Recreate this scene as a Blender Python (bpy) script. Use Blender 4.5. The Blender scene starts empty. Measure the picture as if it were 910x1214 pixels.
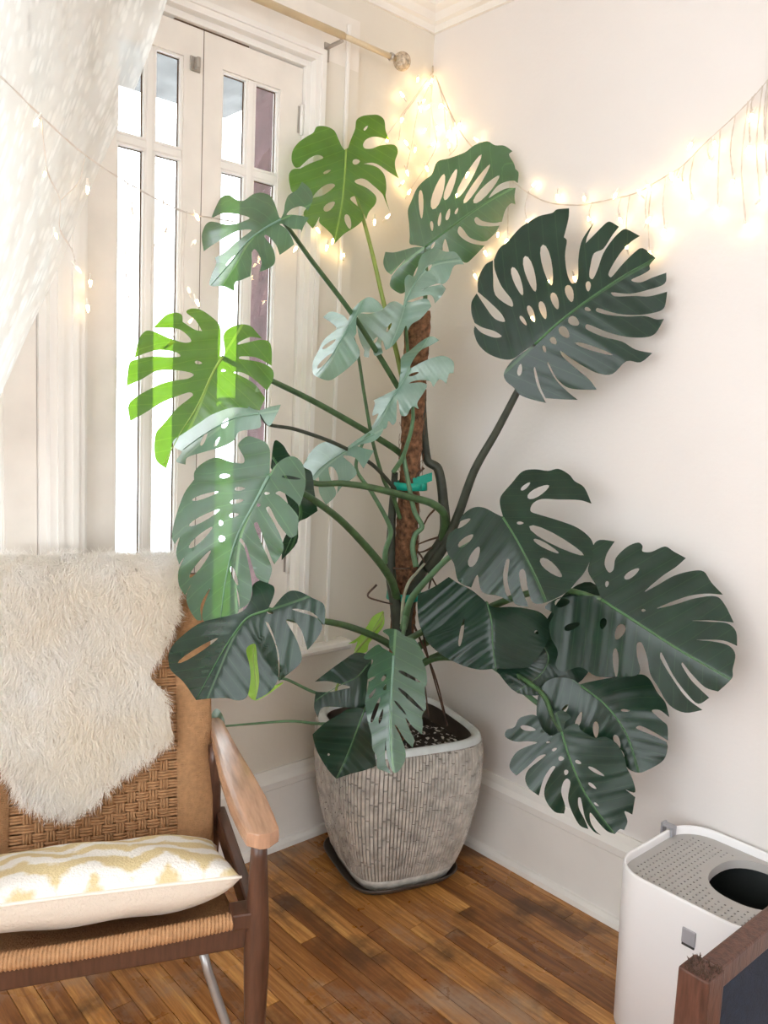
import bpy, bmesh, math, random
import numpy as np
from mathutils import Vector, Matrix
from mathutils.geometry import delaunay_2d_cdt

random.seed(7); rng = np.random.default_rng(7)
scene = bpy.context.scene
COL = scene.collection

# ------------------------------------------------------------------ camera
F, CX, CY = 975.0, 455.0, 607.0
def _u(v): return v / np.linalg.norm(v)
def cray(px, py): return _u(np.array([px - CX, CY - py, -F]))
_ey = cray(1550., 540.)                     # room +y (right along the window wall)
_ex = -cray(-420., 450.)                    # room +x (along the right wall)
_ex = _u(_ex - _ey * (_ex @ _ey) / 2); _ey = _u(_ey - _ex * (_ey @ _ex)); _ez = np.cross(_ex, _ey)
R = np.array([_ex, _ey, _ez])               # world = R @ camera
CAM = np.array([2.2137, -2.1256, 1.5])
cd = bpy.data.cameras.new('camera'); co = bpy.data.objects.new('camera', cd); COL.objects.link(co)
cd.sensor_fit = 'VERTICAL'; cd.sensor_height = 36.0; cd.lens = F / 1214.0 * 36.0; cd.clip_start = 0.02
M4 = np.eye(4); M4[:3, :3] = R; M4[:3, 3] = CAM
co.matrix_world = Matrix(M4.tolist())
scene.camera = co

# ------------------------------------------------------------------ sky, exposure
w = bpy.data.worlds.new('overcast_sky'); scene.world = w; w.use_nodes = True
bg = w.node_tree.nodes['Background']
bg.inputs['Color'].default_value = (0.93, 0.97, 1.0, 1); bg.inputs['Strength'].default_value = 5.0
vs = scene.view_settings
vs.view_transform = 'Standard'; vs.look = 'None'; vs.gamma = 1.0; vs.use_curve_mapping = False
vs.exposure = 0.25
scene.cycles.max_bounces = 10; scene.cycles.diffuse_bounces = 6; scene.cycles.transparent_max_bounces = 24
scene.cycles.use_denoising = True; scene.cycles.sample_clamp_indirect = 8.0

# ------------------------------------------------------------------ pixel -> place helpers
def wd(px, py): return R @ cray(px, py)
def on_x(px, py, x=0.0):
    d = wd(px, py); return CAM + d * ((x - CAM[0]) / d[0])
def on_y(px, py, y=0.0):
    d = wd(px, py); return CAM + d * ((y - CAM[1]) / d[1])
def on_z(px, py, z=0.0):
    d = wd(px, py); return CAM + d * ((z - CAM[2]) / d[2])
FWD = -R[:, 2]
def at_depth(px, py, D):
    d = wd(px, py); return CAM + d * (D / (d @ FWD))

# ------------------------------------------------------------------ materials
def new_mat(name):
    m = bpy.data.materials.new(name); m.use_nodes = True
    nt = m.node_tree; nt.nodes.clear()
    out = nt.nodes.new('ShaderNodeOutputMaterial')
    return m, nt, out
def N(nt, kind, **kw):
    n = nt.nodes.new(kind)
    for k, v in kw.items():
        if k in n.inputs: n.inputs[k].default_value = v
        else: setattr(n, k, v)
    return n
def rgba(c): return (c[0], c[1], c[2], 1.0)
def math_(nt, op, a, b=None, c=None):
    n = nt.nodes.new('ShaderNodeMath'); n.operation = op
    for i, v in enumerate((a, b, c)):
        if v is None: continue
        if isinstance(v, (int, float)): n.inputs[i].default_value = v
        else: nt.links.new(v, n.inputs[i])
    return n.outputs[0]
def ramp(nt, fac, stops):
    n = nt.nodes.new('ShaderNodeValToRGB'); cr = n.color_ramp
    while len(cr.elements) < len(stops): cr.elements.new(0.5)
    for e, (p, c) in zip(cr.elements, stops): e.position = p; e.color = rgba(c)
    nt.links.new(fac, n.inputs[0]); return n.outputs[0]
def mixc(nt, fac, a, b, mode='MIX'):
    n = nt.nodes.new('ShaderNodeMix'); n.data_type = 'RGBA'; n.blend_type = mode
    for s, v in ((n.inputs[0], fac), (n.inputs[6], a), (n.inputs[7], b)):
        if isinstance(v, (int, float)): s.default_value = v
        elif isinstance(v, tuple): s.default_value = rgba(v)
        else: nt.links.new(v, s)
    return n.outputs[2]
def simple(name, col, rough=0.5, var=0.08, scale=8.0, bump=0.0, bscale=40.0, metal=0.0, spec=0.5, stretch=(1, 1, 1), coords='Object'):
    m, nt, out = new_mat(name)
    p = N(nt, 'ShaderNodeBsdfPrincipled', Roughness=rough, Metallic=metal); p.inputs['Specular IOR Level'].default_value = spec
    tc = N(nt, 'ShaderNodeTexCoord'); mp = N(nt, 'ShaderNodeMapping'); mp.inputs['Scale'].default_value = stretch
    nt.links.new(tc.outputs[coords], mp.inputs[0])
    nz = N(nt, 'ShaderNodeTexNoise', Scale=scale, Detail=5.0); nt.links.new(mp.outputs[0], nz.inputs['Vector'])
    lo = tuple(max(0, c * (1 - var)) for c in col); hi = tuple(min(1, c * (1 + var)) for c in col)
    nt.links.new(ramp(nt, nz.outputs[0], [(0.3, lo), (0.7, hi)]), p.inputs['Base Color'])
    if bump:
        n2 = N(nt, 'ShaderNodeTexNoise', Scale=bscale, Detail=4.0); nt.links.new(mp.outputs[0], n2.inputs['Vector'])
        b = N(nt, 'ShaderNodeBump', Strength=bump, Distance=0.01); nt.links.new(n2.outputs[0], b.inputs['Height'])
        nt.links.new(b.outputs[0], p.inputs['Normal'])
    nt.links.new(p.outputs[0], out.inputs[0]); return m

def leaf_mat(name, dark, light, trans, vein, thru=0.10, rough=0.3, tw=0.25, spec=0.85, coat=0.0):
    m, nt, out = new_mat(name)
    uv = N(nt, 'ShaderNodeUVMap', uv_map='leaf'); sx = N(nt, 'ShaderNodeSeparateXYZ'); nt.links.new(uv.outputs[0], sx.inputs[0])
    av = math_(nt, 'ABSOLUTE', sx.outputs[1])
    rib = math_(nt, 'LESS_THAN', av, 0.011)
    s = math_(nt, 'SUBTRACT', sx.outputs[0], math_(nt, 'MULTIPLY', av, 0.45))
    fr = math_(nt, 'PINGPONG', math_(nt, 'MULTIPLY', s, 10.0), 0.5)
    side = math_(nt, 'LESS_THAN', fr, 0.03)
    nz = N(nt, 'ShaderNodeTexNoise', Scale=14.0, Detail=4.0)
    tc = N(nt, 'ShaderNodeTexCoord'); nt.links.new(tc.outputs['Object'], nz.inputs['Vector'])
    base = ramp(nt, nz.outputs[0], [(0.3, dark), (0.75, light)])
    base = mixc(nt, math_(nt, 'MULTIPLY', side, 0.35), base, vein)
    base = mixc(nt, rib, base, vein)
    p = N(nt, 'ShaderNodeBsdfPrincipled', Roughness=rough); p.inputs['Specular IOR Level'].default_value = spec
    p.inputs['Coat Weight'].default_value = coat; p.inputs['Coat Roughness'].default_value = 0.34; p.inputs['Coat IOR'].default_value = 1.9
    nt.links.new(base, p.inputs['Base Color'])
    wv = math_(nt, 'SINE', math_(nt, 'MULTIPLY', s, 62.8))
    hsum = math_(nt, 'ADD', math_(nt, 'MULTIPLY', wv, 0.25), math_(nt, 'MULTIPLY', nz.outputs[0], 0.3))
    b = N(nt, 'ShaderNodeBump', Strength=0.10, Distance=0.01); nt.links.new(hsum, b.inputs['Height']); nt.links.new(b.outputs[0], p.inputs['Normal'])
    tr = N(nt, 'ShaderNodeBsdfTranslucent', Color=rgba(trans)); tp = N(nt, 'ShaderNodeBsdfTransparent', Color=rgba(trans))
    m1 = N(nt, 'ShaderNodeMixShader', Fac=tw); nt.links.new(p.outputs[0], m1.inputs[1]); nt.links.new(tr.outputs[0], m1.inputs[2])
    m2 = N(nt, 'ShaderNodeMixShader', Fac=thru); nt.links.new(m1.outputs[0], m2.inputs[1]); nt.links.new(tp.outputs[0], m2.inputs[2])
    nt.links.new(m2.outputs[0], out.inputs[0]); return m

def emit_mat(name, col, strength):
    m, nt, out = new_mat(name)
    e = N(nt, 'ShaderNodeEmission', Color=rgba(col), Strength=strength); nt.links.new(e.outputs[0], out.inputs[0]); return m

def plank_mat():
    m, nt, out = new_mat('oak_plank')
    geo = N(nt, 'ShaderNodeNewGeometry'); oi = N(nt, 'ShaderNodeObjectInfo')
    off = N(nt, 'ShaderNodeVectorMath', operation='MULTIPLY_ADD')
    cmb = N(nt, 'ShaderNodeCombineXYZ'); nt.links.new(oi.outputs['Random'], cmb.inputs[0]); nt.links.new(oi.outputs['Random'], cmb.inputs[2])
    nt.links.new(cmb.outputs[0], off.inputs[0]); off.inputs[1].default_value = (9, 9, 9); nt.links.new(geo.outputs['Position'], off.inputs[2])
    mp = N(nt, 'ShaderNodeMapping'); mp.inputs['Scale'].default_value = (2.5, 38, 10); nt.links.new(off.outputs[0], mp.inputs[0])
    g = N(nt, 'ShaderNodeTexNoise', Scale=1.6, Detail=8.0, Roughness=0.65, Distortion=0.6); nt.links.new(mp.outputs[0], g.inputs['Vector'])
    wood = ramp(nt, g.outputs[0], [(0.25, (0.17, 0.075, 0.025)), (0.5, (0.46, 0.22, 0.065)), (0.75, (0.80, 0.50, 0.19))])
    tone = ramp(nt, oi.outputs['Random'], [(0.0, (0.45, 0.33, 0.28)), (0.35, (0.75, 0.62, 0.52)), (0.7, (1.0, 0.92, 0.82)), (1.0, (1.35, 1.3, 1.15))])
    wood = mixc(nt, 1.0, wood, tone, 'MULTIPLY')
    st = N(nt, 'ShaderNodeTexNoise', Scale=3.6, Detail=5.0, Roughness=0.6); nt.links.new(geo.outputs['Position'], st.inputs['Vector'])
    wood = mixc(nt, ramp(nt, st.outputs[0], [(0.54, (0, 0, 0)), (0.66, (0.8, 0.8, 0.8))]), wood, (0.075, 0.032, 0.013))
    wn = N(nt, 'ShaderNodeTexNoise', Scale=2.4, Detail=6.0, Roughness=0.7)
    mp2 = N(nt, 'ShaderNodeMapping'); mp2.inputs['Location'].default_value = (4.3, 1.2, 0); nt.links.new(geo.outputs['Position'], mp2.inputs[0]); nt.links.new(mp2.outputs[0], wn.inputs['Vector'])
    wood = mixc(nt, ramp(nt, wn.outputs[0], [(0.55, (0, 0, 0)), (0.68, (0.6, 0.6, 0.6))]), wood, (0.36, 0.27, 0.2))
    p = N(nt, 'ShaderNodeBsdfPrincipled'); nt.links.new(wood, p.inputs['Base Color'])
    nt.links.new(ramp(nt, st.outputs[0], [(0.3, (0.2,) * 3), (0.7, (0.42,) * 3)]), p.inputs['Roughness'])
    b = N(nt, 'ShaderNodeBump', Strength=0.25, Distance=0.003); nt.links.new(g.outputs[0], b.inputs['Height']); nt.links.new(b.outputs[0], p.inputs['Normal'])
    nt.links.new(p.outputs[0], out.inputs[0]); return m

def cushion_mat():
    m, nt, out = new_mat('ikat_cotton')
    tc = N(nt, 'ShaderNodeTexCoord'); sx = N(nt, 'ShaderNodeSeparateXYZ'); nt.links.new(tc.outputs['Object'], sx.inputs[0])
    nz = N(nt, 'ShaderNodeTexNoise', Scale=26.0, Detail=3.0); nt.links.new(tc.outputs['Object'], nz.inputs['Vector'])
    zz = math_(nt, 'PINGPONG', sx.outputs[0], 0.07)
    s = math_(nt, 'ADD', math_(nt, 'MULTIPLY_ADD', zz, 0.8, sx.outputs[1]), math_(nt, 'MULTIPLY', nz.outputs[0], 0.075))
    fr = math_(nt, 'PINGPONG', s, 0.05)
    col = ramp(nt, math_(nt, 'MULTIPLY', fr, 20.0), [(0.35, (0.86, 0.84, 0.8)), (0.62, (0.70, 0.58, 0.33))])
    col = mixc(nt, math_(nt, 'LESS_THAN', sx.outputs[2], 0.004), col, (0.72, 0.64, 0.54))
    p = N(nt, 'ShaderNodeBsdfPrincipled', Roughness=0.9); nt.links.new(col, p.inputs['Base Color'])
    n2 = N(nt, 'ShaderNodeTexNoise', Scale=180.0, Detail=2.0); nt.links.new(tc.outputs['Object'], n2.inputs['Vector'])
    b = N(nt, 'ShaderNodeBump', Strength=0.6, Distance=0.006); nt.links.new(n2.outputs[0], b.inputs['Height']); nt.links.new(b.outputs[0], p.inputs['Normal'])
    nt.links.new(p.outputs[0], out.inputs[0]); return m

def lace_mat():
    m, nt, out = new_mat('lace')
    uv = N(nt, 'ShaderNodeUVMap', uv_map='cloth')
    mp = N(nt, 'ShaderNodeMapping'); mp.inputs['Scale'].default_value = (95, 26, 1); mp.inputs['Rotation'].default_value = (0, 0, 0.6); nt.links.new(uv.outputs[0], mp.inputs[0])
    v = N(nt, 'ShaderNodeTexVoronoi', Scale=1.0); nt.links.new(mp.outputs[0], v.inputs['Vector'])
    sprig = ramp(nt, v.outputs['Distance'], [(0.25, (1, 1, 1)), (0.5, (0, 0, 0))])
    d = N(nt, 'ShaderNodeBsdfDiffuse', Color=(0.9, 0.9, 0.88, 1)); t = N(nt, 'ShaderNodeBsdfTranslucent', Color=(0.85, 0.85, 0.83, 1)); tp = N(nt, 'ShaderNodeBsdfTransparent')
    m1 = N(nt, 'ShaderNodeMixShader', Fac=0.75); nt.links.new(d.outputs[0], m1.inputs[1]); nt.links.new(t.outputs[0], m1.inputs[2])
    m2 = N(nt, 'ShaderNodeMixShader'); nt.links.new(math_(nt, 'MULTIPLY_ADD', sprig, 0.20, 0.62), m2.inputs[0])
    nt.links.new(tp.outputs[0], m2.inputs[1]); nt.links.new(m1.outputs[0], m2.inputs[2]); nt.links.new(m2.outputs[0], out.inputs[0]); return m

def glass_mat():
    m, nt, out = new_mat('window_glass')
    tp = N(nt, 'ShaderNodeBsdfTransparent', Color=(0.96, 0.98, 0.98, 1)); g = N(nt, 'ShaderNodeBsdfGlossy', Roughness=0.02)
    fr = N(nt, 'ShaderNodeFresnel', IOR=1.45); mx = N(nt, 'ShaderNodeMixShader'); nt.links.new(fr.outputs[0], mx.inputs[0])
    nt.links.new(tp.outputs[0], mx.inputs[1]); nt.links.new(g.outputs[0], mx.inputs[2]); nt.links.new(mx.outputs[0], out.inputs[0]); return m

def wool_mat():
    m, nt, out = new_mat('sheepskin_wool')
    tc = N(nt, 'ShaderNodeTexCoord'); nz = N(nt, 'ShaderNodeTexNoise', Scale=5.0, Detail=4.0); nt.links.new(tc.outputs['Object'], nz.inputs['Vector'])
    c = ramp(nt, nz.outputs[0], [(0.35, (0.97, 0.925, 0.85)), (0.6, (0.985, 0.97, 0.945))])
    d = N(nt, 'ShaderNodeBsdfDiffuse'); t = N(nt, 'ShaderNodeBsdfTranslucent'); nt.links.new(c, d.inputs[0]); nt.links.new(c, t.inputs[0])
    mx = N(nt, 'ShaderNodeMixShader', Fac=0.45); nt.links.new(d.outputs[0], mx.inputs[1]); nt.links.new(t.outputs[0], mx.inputs[2]); nt.links.new(mx.outputs[0], out.inputs[0]); return m

def soil_mat():
    m, nt, out = new_mat('potting_mix')
    tc = N(nt, 'ShaderNodeTexCoord'); v = N(nt, 'ShaderNodeTexVoronoi', Scale=110.0); nt.links.new(tc.outputs['Object'], v.inputs['Vector'])
    wn = N(nt, 'ShaderNodeTexWhiteNoise'); nt.links.new(v.outputs['Color'], wn.inputs['Vector'])
    c = ramp(nt, wn.outputs['Value'], [(0.84, (0.018, 0.012, 0.009)), (0.9, (0.6, 0.58, 0.55))])
    p = N(nt, 'ShaderNodeBsdfPrincipled', Roughness=0.9); nt.links.new(c, p.inputs['Base Color']); nt.links.new(p.outputs[0], out.inputs[0]); return m

MT = dict(
    wall=simple('plaster_wall', (0.775, 0.745, 0.725), 0.75, 0.02, 2.5, 0.08, 60), wallw=simple('cream_paint', (0.73, 0.69, 0.61), 0.55, 0.03, 3, 0.05, 50),
    trim=simple('trim_gloss', (0.83, 0.81, 0.77), 0.35, 0.03, 6, 0.04, 30), sash=simple('sash_paint', (0.80, 0.76, 0.70), 0.4, 0.05, 9, 0.05, 30),
    ceil=simple('ceiling_paint', (0.82, 0.8, 0.77), 0.8, 0.02, 3), seam=simple('dark_joint', (0.10, 0.06, 0.035), 0.9, 0.2, 20),
    plank=plank_mat(), glass=glass_mat(), metal=simple('aged_metal', (0.45, 0.42, 0.38), 0.35, 0.15, 20, metal=0.8),
    brick=simple('rose_brick', (0.075, 0.038, 0.040), 0.9, 0.3, 14, 0.3, 30), eave=simple('eave_grey', (0.10, 0.10, 0.10), 0.8, 0.3, 9),
    rod=simple('cream_rod', (0.66, 0.54, 0.36), 0.4, 0.08, 12), finial=simple('mosaic_finial', (0.55, 0.45, 0.33), 0.25, 0.5, 90, 0.6, 120, metal=0.3),
    lace=lace_mat(), wire=simple('clear_wire', (0.60, 0.54, 0.48), 0.4, 0.1, 40), bulb=emit_mat('warm_bulb', (1.0, 0.66, 0.30), 24.0), bulbdim=emit_mat('faint_bulb', (1.0, 0.72, 0.42), 3.0), socket=simple('bulb_socket', (0.85, 0.8, 0.72), 0.4),
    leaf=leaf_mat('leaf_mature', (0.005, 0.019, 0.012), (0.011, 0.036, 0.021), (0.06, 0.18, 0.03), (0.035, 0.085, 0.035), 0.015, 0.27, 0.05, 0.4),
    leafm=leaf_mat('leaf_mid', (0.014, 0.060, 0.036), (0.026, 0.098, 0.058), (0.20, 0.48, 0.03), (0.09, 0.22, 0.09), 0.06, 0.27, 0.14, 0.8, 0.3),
    leafb=leaf_mat('leaf_sheen_tint', (0.08, 0.18, 0.15), (0.15, 0.28, 0.245), (0.30, 0.55, 0.12), (0.22, 0.36, 0.29), 0.05, 0.3, 0.15, 1.0, 0.9),  # window sheen painted in as a paler, bluer leaf base colour
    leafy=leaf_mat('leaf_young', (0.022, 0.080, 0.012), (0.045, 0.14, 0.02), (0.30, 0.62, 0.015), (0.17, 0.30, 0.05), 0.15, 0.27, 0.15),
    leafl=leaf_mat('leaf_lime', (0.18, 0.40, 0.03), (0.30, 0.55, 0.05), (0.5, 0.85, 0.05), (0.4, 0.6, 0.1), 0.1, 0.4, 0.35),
    rib=simple('midrib_green', (0.06, 0.16, 0.055), 0.4, 0.15, 30), riby=simple('midrib_lime', (0.26, 0.40, 0.07), 0.4, 0.15, 30), ribb=simple('midrib_pale', (0.17, 0.30, 0.22), 0.4, 0.15, 30),
    stem=simple('stem_green', (0.050, 0.105, 0.038), 0.4, 0.3, 30, 0.1, 60), stemd=simple('stem_dark', (0.032, 0.038, 0.024), 0.55, 0.4, 25, 0.3, 60), stemy=simple('stem_lime', (0.22, 0.30, 0.05), 0.4, 0.2, 30),
    steml=simple('stem_sage', (0.10, 0.20, 0.10), 0.4, 0.25, 30), sheath=simple('dry_sheath', (0.36, 0.38, 0.28), 0.6, 0.25, 30), root=simple('aerial_root', (0.075, 0.042, 0.027), 0.8, 0.4, 40, 0.3, 90),
    coir=simple('coir_fibre', (0.20, 0.095, 0.048), 0.95, 0.65, 60, 1.0, 120), tape=simple('green_tape', (0.0, 0.30, 0.22), 0.35, 0.1, 20),
    pot=simple('glazed_taupe', (0.50, 0.475, 0.43), 0.16, 0.3, 26, 0.25, 60, spec=0.8), grout=simple('pot_groove', (0.20, 0.18, 0.155), 0.5, 0.3, 30), rim=simple('pot_rim_glaze', (0.66, 0.70, 0.70), 0.25, 0.1, 20), saucer=simple('dark_saucer', (0.06, 0.045, 0.035), 0.4, 0.3, 20),
    soil=soil_mat(), cord=simple('paper_cord', (0.43, 0.235, 0.11), 0.75, 0.14, 90, 0.4, 200), wood=simple('teak', (0.088, 0.040, 0.024), 0.3, 0.3, 12, 0.06, 40, stretch=(8, 1, 1)), arm=simple('teak_sheen_tint', (0.44, 0.26, 0.165), 0.2, 0.25, 10, 0.04, 40, stretch=(8, 1, 1)),  # armrest teak lightened in colour to carry the window's glossy reflection
    fur=wool_mat(), hide=simple('sheepskin_hide', (0.90, 0.85, 0.77), 0.9, 0.05, 6), cushion=cushion_mat(),
    white=simple('white_plastic', (0.84, 0.84, 0.85), 0.35, 0.01, 4), lid=simple('warm_grey_plastic', (0.42, 0.405, 0.39), 0.5, 0.03, 10), grey=simple('grey_plastic', (0.36, 0.36, 0.39), 0.4, 0.05, 10), black=simple('dark_inside', (0.035, 0.04, 0.04), 0.5, 0.2, 10),
    oldwood=simple('worn_walnut', (0.10, 0.042, 0.028), 0.4, 0.4, 14, 0.15, 40, stretch=(6, 6, 1)), navy=simple('navy_fabric', (0.018, 0.030, 0.055), 0.9, 0.2, 60, 0.5, 300), steel=simple('steel_leg', (0.4, 0.39, 0.38), 0.35, 0.1, 15, metal=0.7),
)

# ------------------------------------------------------------------ object helpers
def link(o, parent=None):
    COL.objects.link(o)
    if parent is not None: o.parent = parent
    return o
def pyobj(name, verts, faces, mat, parent=None, smooth=False):
    me = bpy.data.meshes.new(name); me.from_pydata([tuple(map(float, v)) for v in verts], [], faces); me.update()
    if smooth: me.polygons.foreach_set('use_smooth', [True] * len(me.polygons))
    me.materials.append(MT[mat]); return link(bpy.data.objects.new(name, me), parent)
def bmobj(name, bm, mat, parent=None, smooth=False):
    me = bpy.data.meshes.new(name); bm.to_mesh(me); bm.free()
    if smooth: me.polygons.foreach_set('use_smooth', [True] * len(me.polygons))
    me.materials.append(MT[mat]); return link(bpy.data.objects.new(name, me), parent)
def tag(o, label, cat, group=None):
    o['label'] = label; o['category'] = cat
    if group: o['group'] = group
    return o
def struct(o): o['kind'] = 'structure'; return o
def empty(name, loc=(0, 0, 0), rz=0.0):
    o = bpy.data.objects.new(name, None); o.location = loc; o.rotation_euler = (0, 0, rz); o.empty_display_size = 0.1; COL.objects.link(o); return o
def add_box(bm, lo, hi):
    x0, y0, z0 = lo; x1, y1, z1 = hi
    v = [bm.verts.new(p) for p in ((x0, y0, z0), (x1, y0, z0), (x1, y1, z0), (x0, y1, z0), (x0, y0, z1), (x1, y0, z1), (x1, y1, z1), (x0, y1, z1))]
    for f in ((0, 3, 2, 1), (4, 5, 6, 7), (0, 1, 5, 4), (1, 2, 6, 5), (2, 3, 7, 6), (3, 0, 4, 7)): bm.faces.new([v[i] for i in f])
def box(name, lo, hi, mat, parent=None, bevel=0.0):
    bm = bmesh.new(); add_box(bm, lo, hi)
    if bevel: bmesh.ops.bevel(bm, geom=bm.edges[:], offset=bevel, segments=2, profile=0.6, affect='EDGES')
    return bmobj(name, bm, mat, parent)
def tube_data(pts, rad, sides=8, cap=True, flat=1.0):
    P = np.array(pts, float); n = len(P); r = np.broadcast_to(np.array(rad, float), (n,))
    T = np.gradient(P, axis=0); T /= np.linalg.norm(T, axis=1)[:, None] + 1e-12
    up = np.array([0, 0, 1.0]) if abs(T[0][2]) < 0.9 else np.array([1.0, 0, 0])
    V, Fc = [], []; a = None
    for i in range(n):
        if a is None: a = np.cross(T[i], up)
        a = a - T[i] * (a @ T[i]); a = _u(a); b = np.cross(T[i], a)
        for k in range(sides):
            th = 2 * math.pi * k / sides; V.append(P[i] + r[i] * (math.cos(th) * a + flat * math.sin(th) * b))
    for i in range(n - 1):
        for k in range(sides):
            k2 = (k + 1) % sides; Fc.append((i * sides + k, i * sides + k2, (i + 1) * sides + k2, (i + 1) * sides + k))
    if cap: Fc.append(tuple(range(sides))[::-1]); Fc.append(tuple((n - 1) * sides + k for k in range(sides)))
    return V, Fc
def join(parts):
    V, Fc = [], []
    for v, f in parts:
        o = len(V); V.extend(v); Fc.extend(tuple(i + o for i in q) for q in f)
    return V, Fc
def tube(name, pts, rad, mat, parent=None, sides=8, flat=1.0):
    V, Fc = tube_data(pts, rad, sides, True, flat); return pyobj(name, V, Fc, mat, parent, True)
def spline(pts, n=6, closed=False, corner=None):
    P = np.array(pts, float); m = len(P); out = []
    rngi = range(m) if closed else range(m - 1)
    for i in rngi:
        p1, p2 = P[i], P[(i + 1) % m]
        p0 = P[(i - 1) % m] if (closed or i > 0) else 2 * p1 - p2
        p3 = P[(i + 2) % m] if (closed or i + 2 < m) else 2 * p2 - p1
        t1, t2 = (p2 - p0) * 0.5, (p3 - p1) * 0.5
        if corner is not None:
            if corner[i]: t1 = (p2 - p1) * 0.7
            if corner[(i + 1) % m]: t2 = (p2 - p1) * 0.7
        L = np.linalg.norm(p2 - p1); 
        for t in (t1, t2):
            l = np.linalg.norm(t)
            if l > 1.1 * L: t *= 1.1 * L / l
        for k in range(n):
            s = k / n; s2, s3 = s * s, s * s * s
            out.append((2 * s3 - 3 * s2 + 1) * p1 + (s3 - 2 * s2 + s) * t1 + (3 * s2 - 2 * s3) * p2 + (s3 - s2) * t2)
    if not closed: out.append(P[-1])
    return np.array(out)
def in_poly(x, y, poly):
    px, py = poly[:, 0], poly[:, 1]; qx, qy = np.roll(px, -1), np.roll(py, -1); inside = np.zeros(len(x), bool)
    for a, b, c, d in zip(px, py, qx, qy):
        if b == d: continue
        k = (b > y) != (d > y); inside ^= k & (x < (c - a) * (y - b) / (d - b) + a)
    return inside
def sweep(name, path, prof, mat, parent=None, closed_prof=True):
    """prof points (out, up) swept along wall path points with a per-point outward xy direction"""
    V, Fc = [], []; k = len(prof)
    for (x, y, ox, oy) in path:
        for (o, z) in prof: V.append((x + ox * o, y + oy * o, z))
    for i in range(len(path) - 1):
        for j in range(k):
            j2 = (j + 1) % k; Fc.append((i * k + j, i * k + j2, (i + 1) * k + j2, (i + 1) * k + j))
    Fc.append(tuple(range(k))); Fc.append(tuple((len(path) - 1) * k + j for j in range(k))[::-1])
    bm = bmesh.new(); vs_ = [bm.verts.new(v) for v in V]
    for f in Fc: bm.faces.new([vs_[i] for i in f])
    bmesh.ops.recalc_face_normals(bm, faces=bm.faces[:]); return bmobj(name, bm, mat, parent)

# ------------------------------------------------------------------ the room
CEIL = 2.95; RX = 4.3; RY = -4.3
def wall_grid(name, axis, pos, thick, u0, u1, z0, z1, holes, mat):
    """wall of thickness with rectangular openings; axis 'x' => plane x=pos, u is y; thick goes outward"""
    us = sorted({u0, u1, *[h[0] for h in holes], *[h[1] for h in holes]}); zs = sorted({z0, z1, *[h[2] for h in holes], *[h[3] for h in holes]})
    bm = bmesh.new()
    for a, b in zip(us, us[1:]):
        for c, d in zip(zs, zs[1:]):
            if any(h[0] <= a and b <= h[1] and h[2] <= c and d <= h[3] for h in holes): continue
            lo, hi = sorted((pos, pos + thick))
            add_box(bm, (lo, a, c), (hi, b, d)) if axis == 'x' else add_box(bm, (a, lo, c), (b, hi, d))
    bmesh.ops.remove_doubles(bm, verts=bm.verts[:], dist=1e-5)
    return struct(bmobj(name, bm, mat))
W1 = (-1.235, -0.545, 0.70, 2.56); W2 = (-2.05, -1.36, 0.70, 2.56); W3 = (-3.75, -2.6, 0.70, 2.56)
wall_grid('wall_left', 'x', 0, -0.14, RY, 0.14, 0, CEIL, [W1, W2, W3], 'wallw')
wall_grid('wall_right', 'y', 0, 0.14, 0, RX, 0, CEIL, [], 'wall')
wall_grid('wall_front', 'x', RX, 0.14, RY, 0.14, 0, CEIL, [(-2.9, -1.5, 0.8, 2.5)], 'wall')  # unseen opening behind the camera, added for fill light
wall_grid('wall_back', 'y', RY, -0.14, -0.14, RX + 0.14, 0, CEIL, [(0.9, 3.4, 0.7, 2.6)], 'wall')  # wider unseen opening, also added and sized to let in fill light
struct(box('ceiling', (-0.14, RY - 0.14, CEIL), (RX + 0.14, 0.14, CEIL + 0.12), 'ceil'))
floor = struct(box('floor', (-0.14, RY - 0.14, -0.1), (RX + 0.14, 0.14, -0.016), 'seam'))
PW = 0.058; y = 0.0; rows = 0
while y > RY + PW:
    x = -random.uniform(0, 0.5)
    near = y > -2.1
    while x < RX:
        ln = random.uniform(0.55, 1.25) if near else 2.2
        a, b = max(x, 0), min(x + ln, RX)
        if b > a + 0.02:
            box('plank', (a + 0.0008, y - PW + 0.0011, -0.016), (b - 0.0008, y - 0.0011, random.uniform(-0.0012, 0)), 'plank', floor)
        x += ln
    y -= PW
# baseboards, crown
bb = [(0, 0), (0.024, 0), (0.024, 0.015), (0.016, 0.03), (0.016, 0.215), (0.024, 0.222), (0.026, 0.245), (0.014, 0.262), (0.008, 0.285), (0, 0.285)]
shoe = [(0.016, 0), (0.036, 0), (0.034, 0.016), (0.024, 0.026), (0.016, 0.028)]
struct(sweep('baseboard_left', [(0, RY, 1, 0), (0, 0, 1, -1)], bb, 'trim')); struct(sweep('baseboard_right', [(0, 0, 1, -1), (RX, 0, 0, -1)], bb, 'trim'))
struct(sweep('trim_1', [(0, RY, 1, 0), (0, 0, 1, -1)], shoe, 'trim')); struct(sweep('trim_2', [(0, 0, 1, -1), (RX, 0, 0, -1)], shoe, 'trim'))
cr = [(0, 2.825), (0.012, 2.825), (0.016, 2.845), (0.03, 2.85), (0.04, 2.872), (0.06, 2.885), (0.066, 2.905), (0.095, 2.915), (0.10, 2.935), (0.125, 2.94), (0.13, CEIL), (0, CEIL)]
struct(sweep('trim_3', [(0, RY, 1, 0), (0, 0, 1, -1), (RX, 0, 0, -1)], cr, 'trim'))
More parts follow.
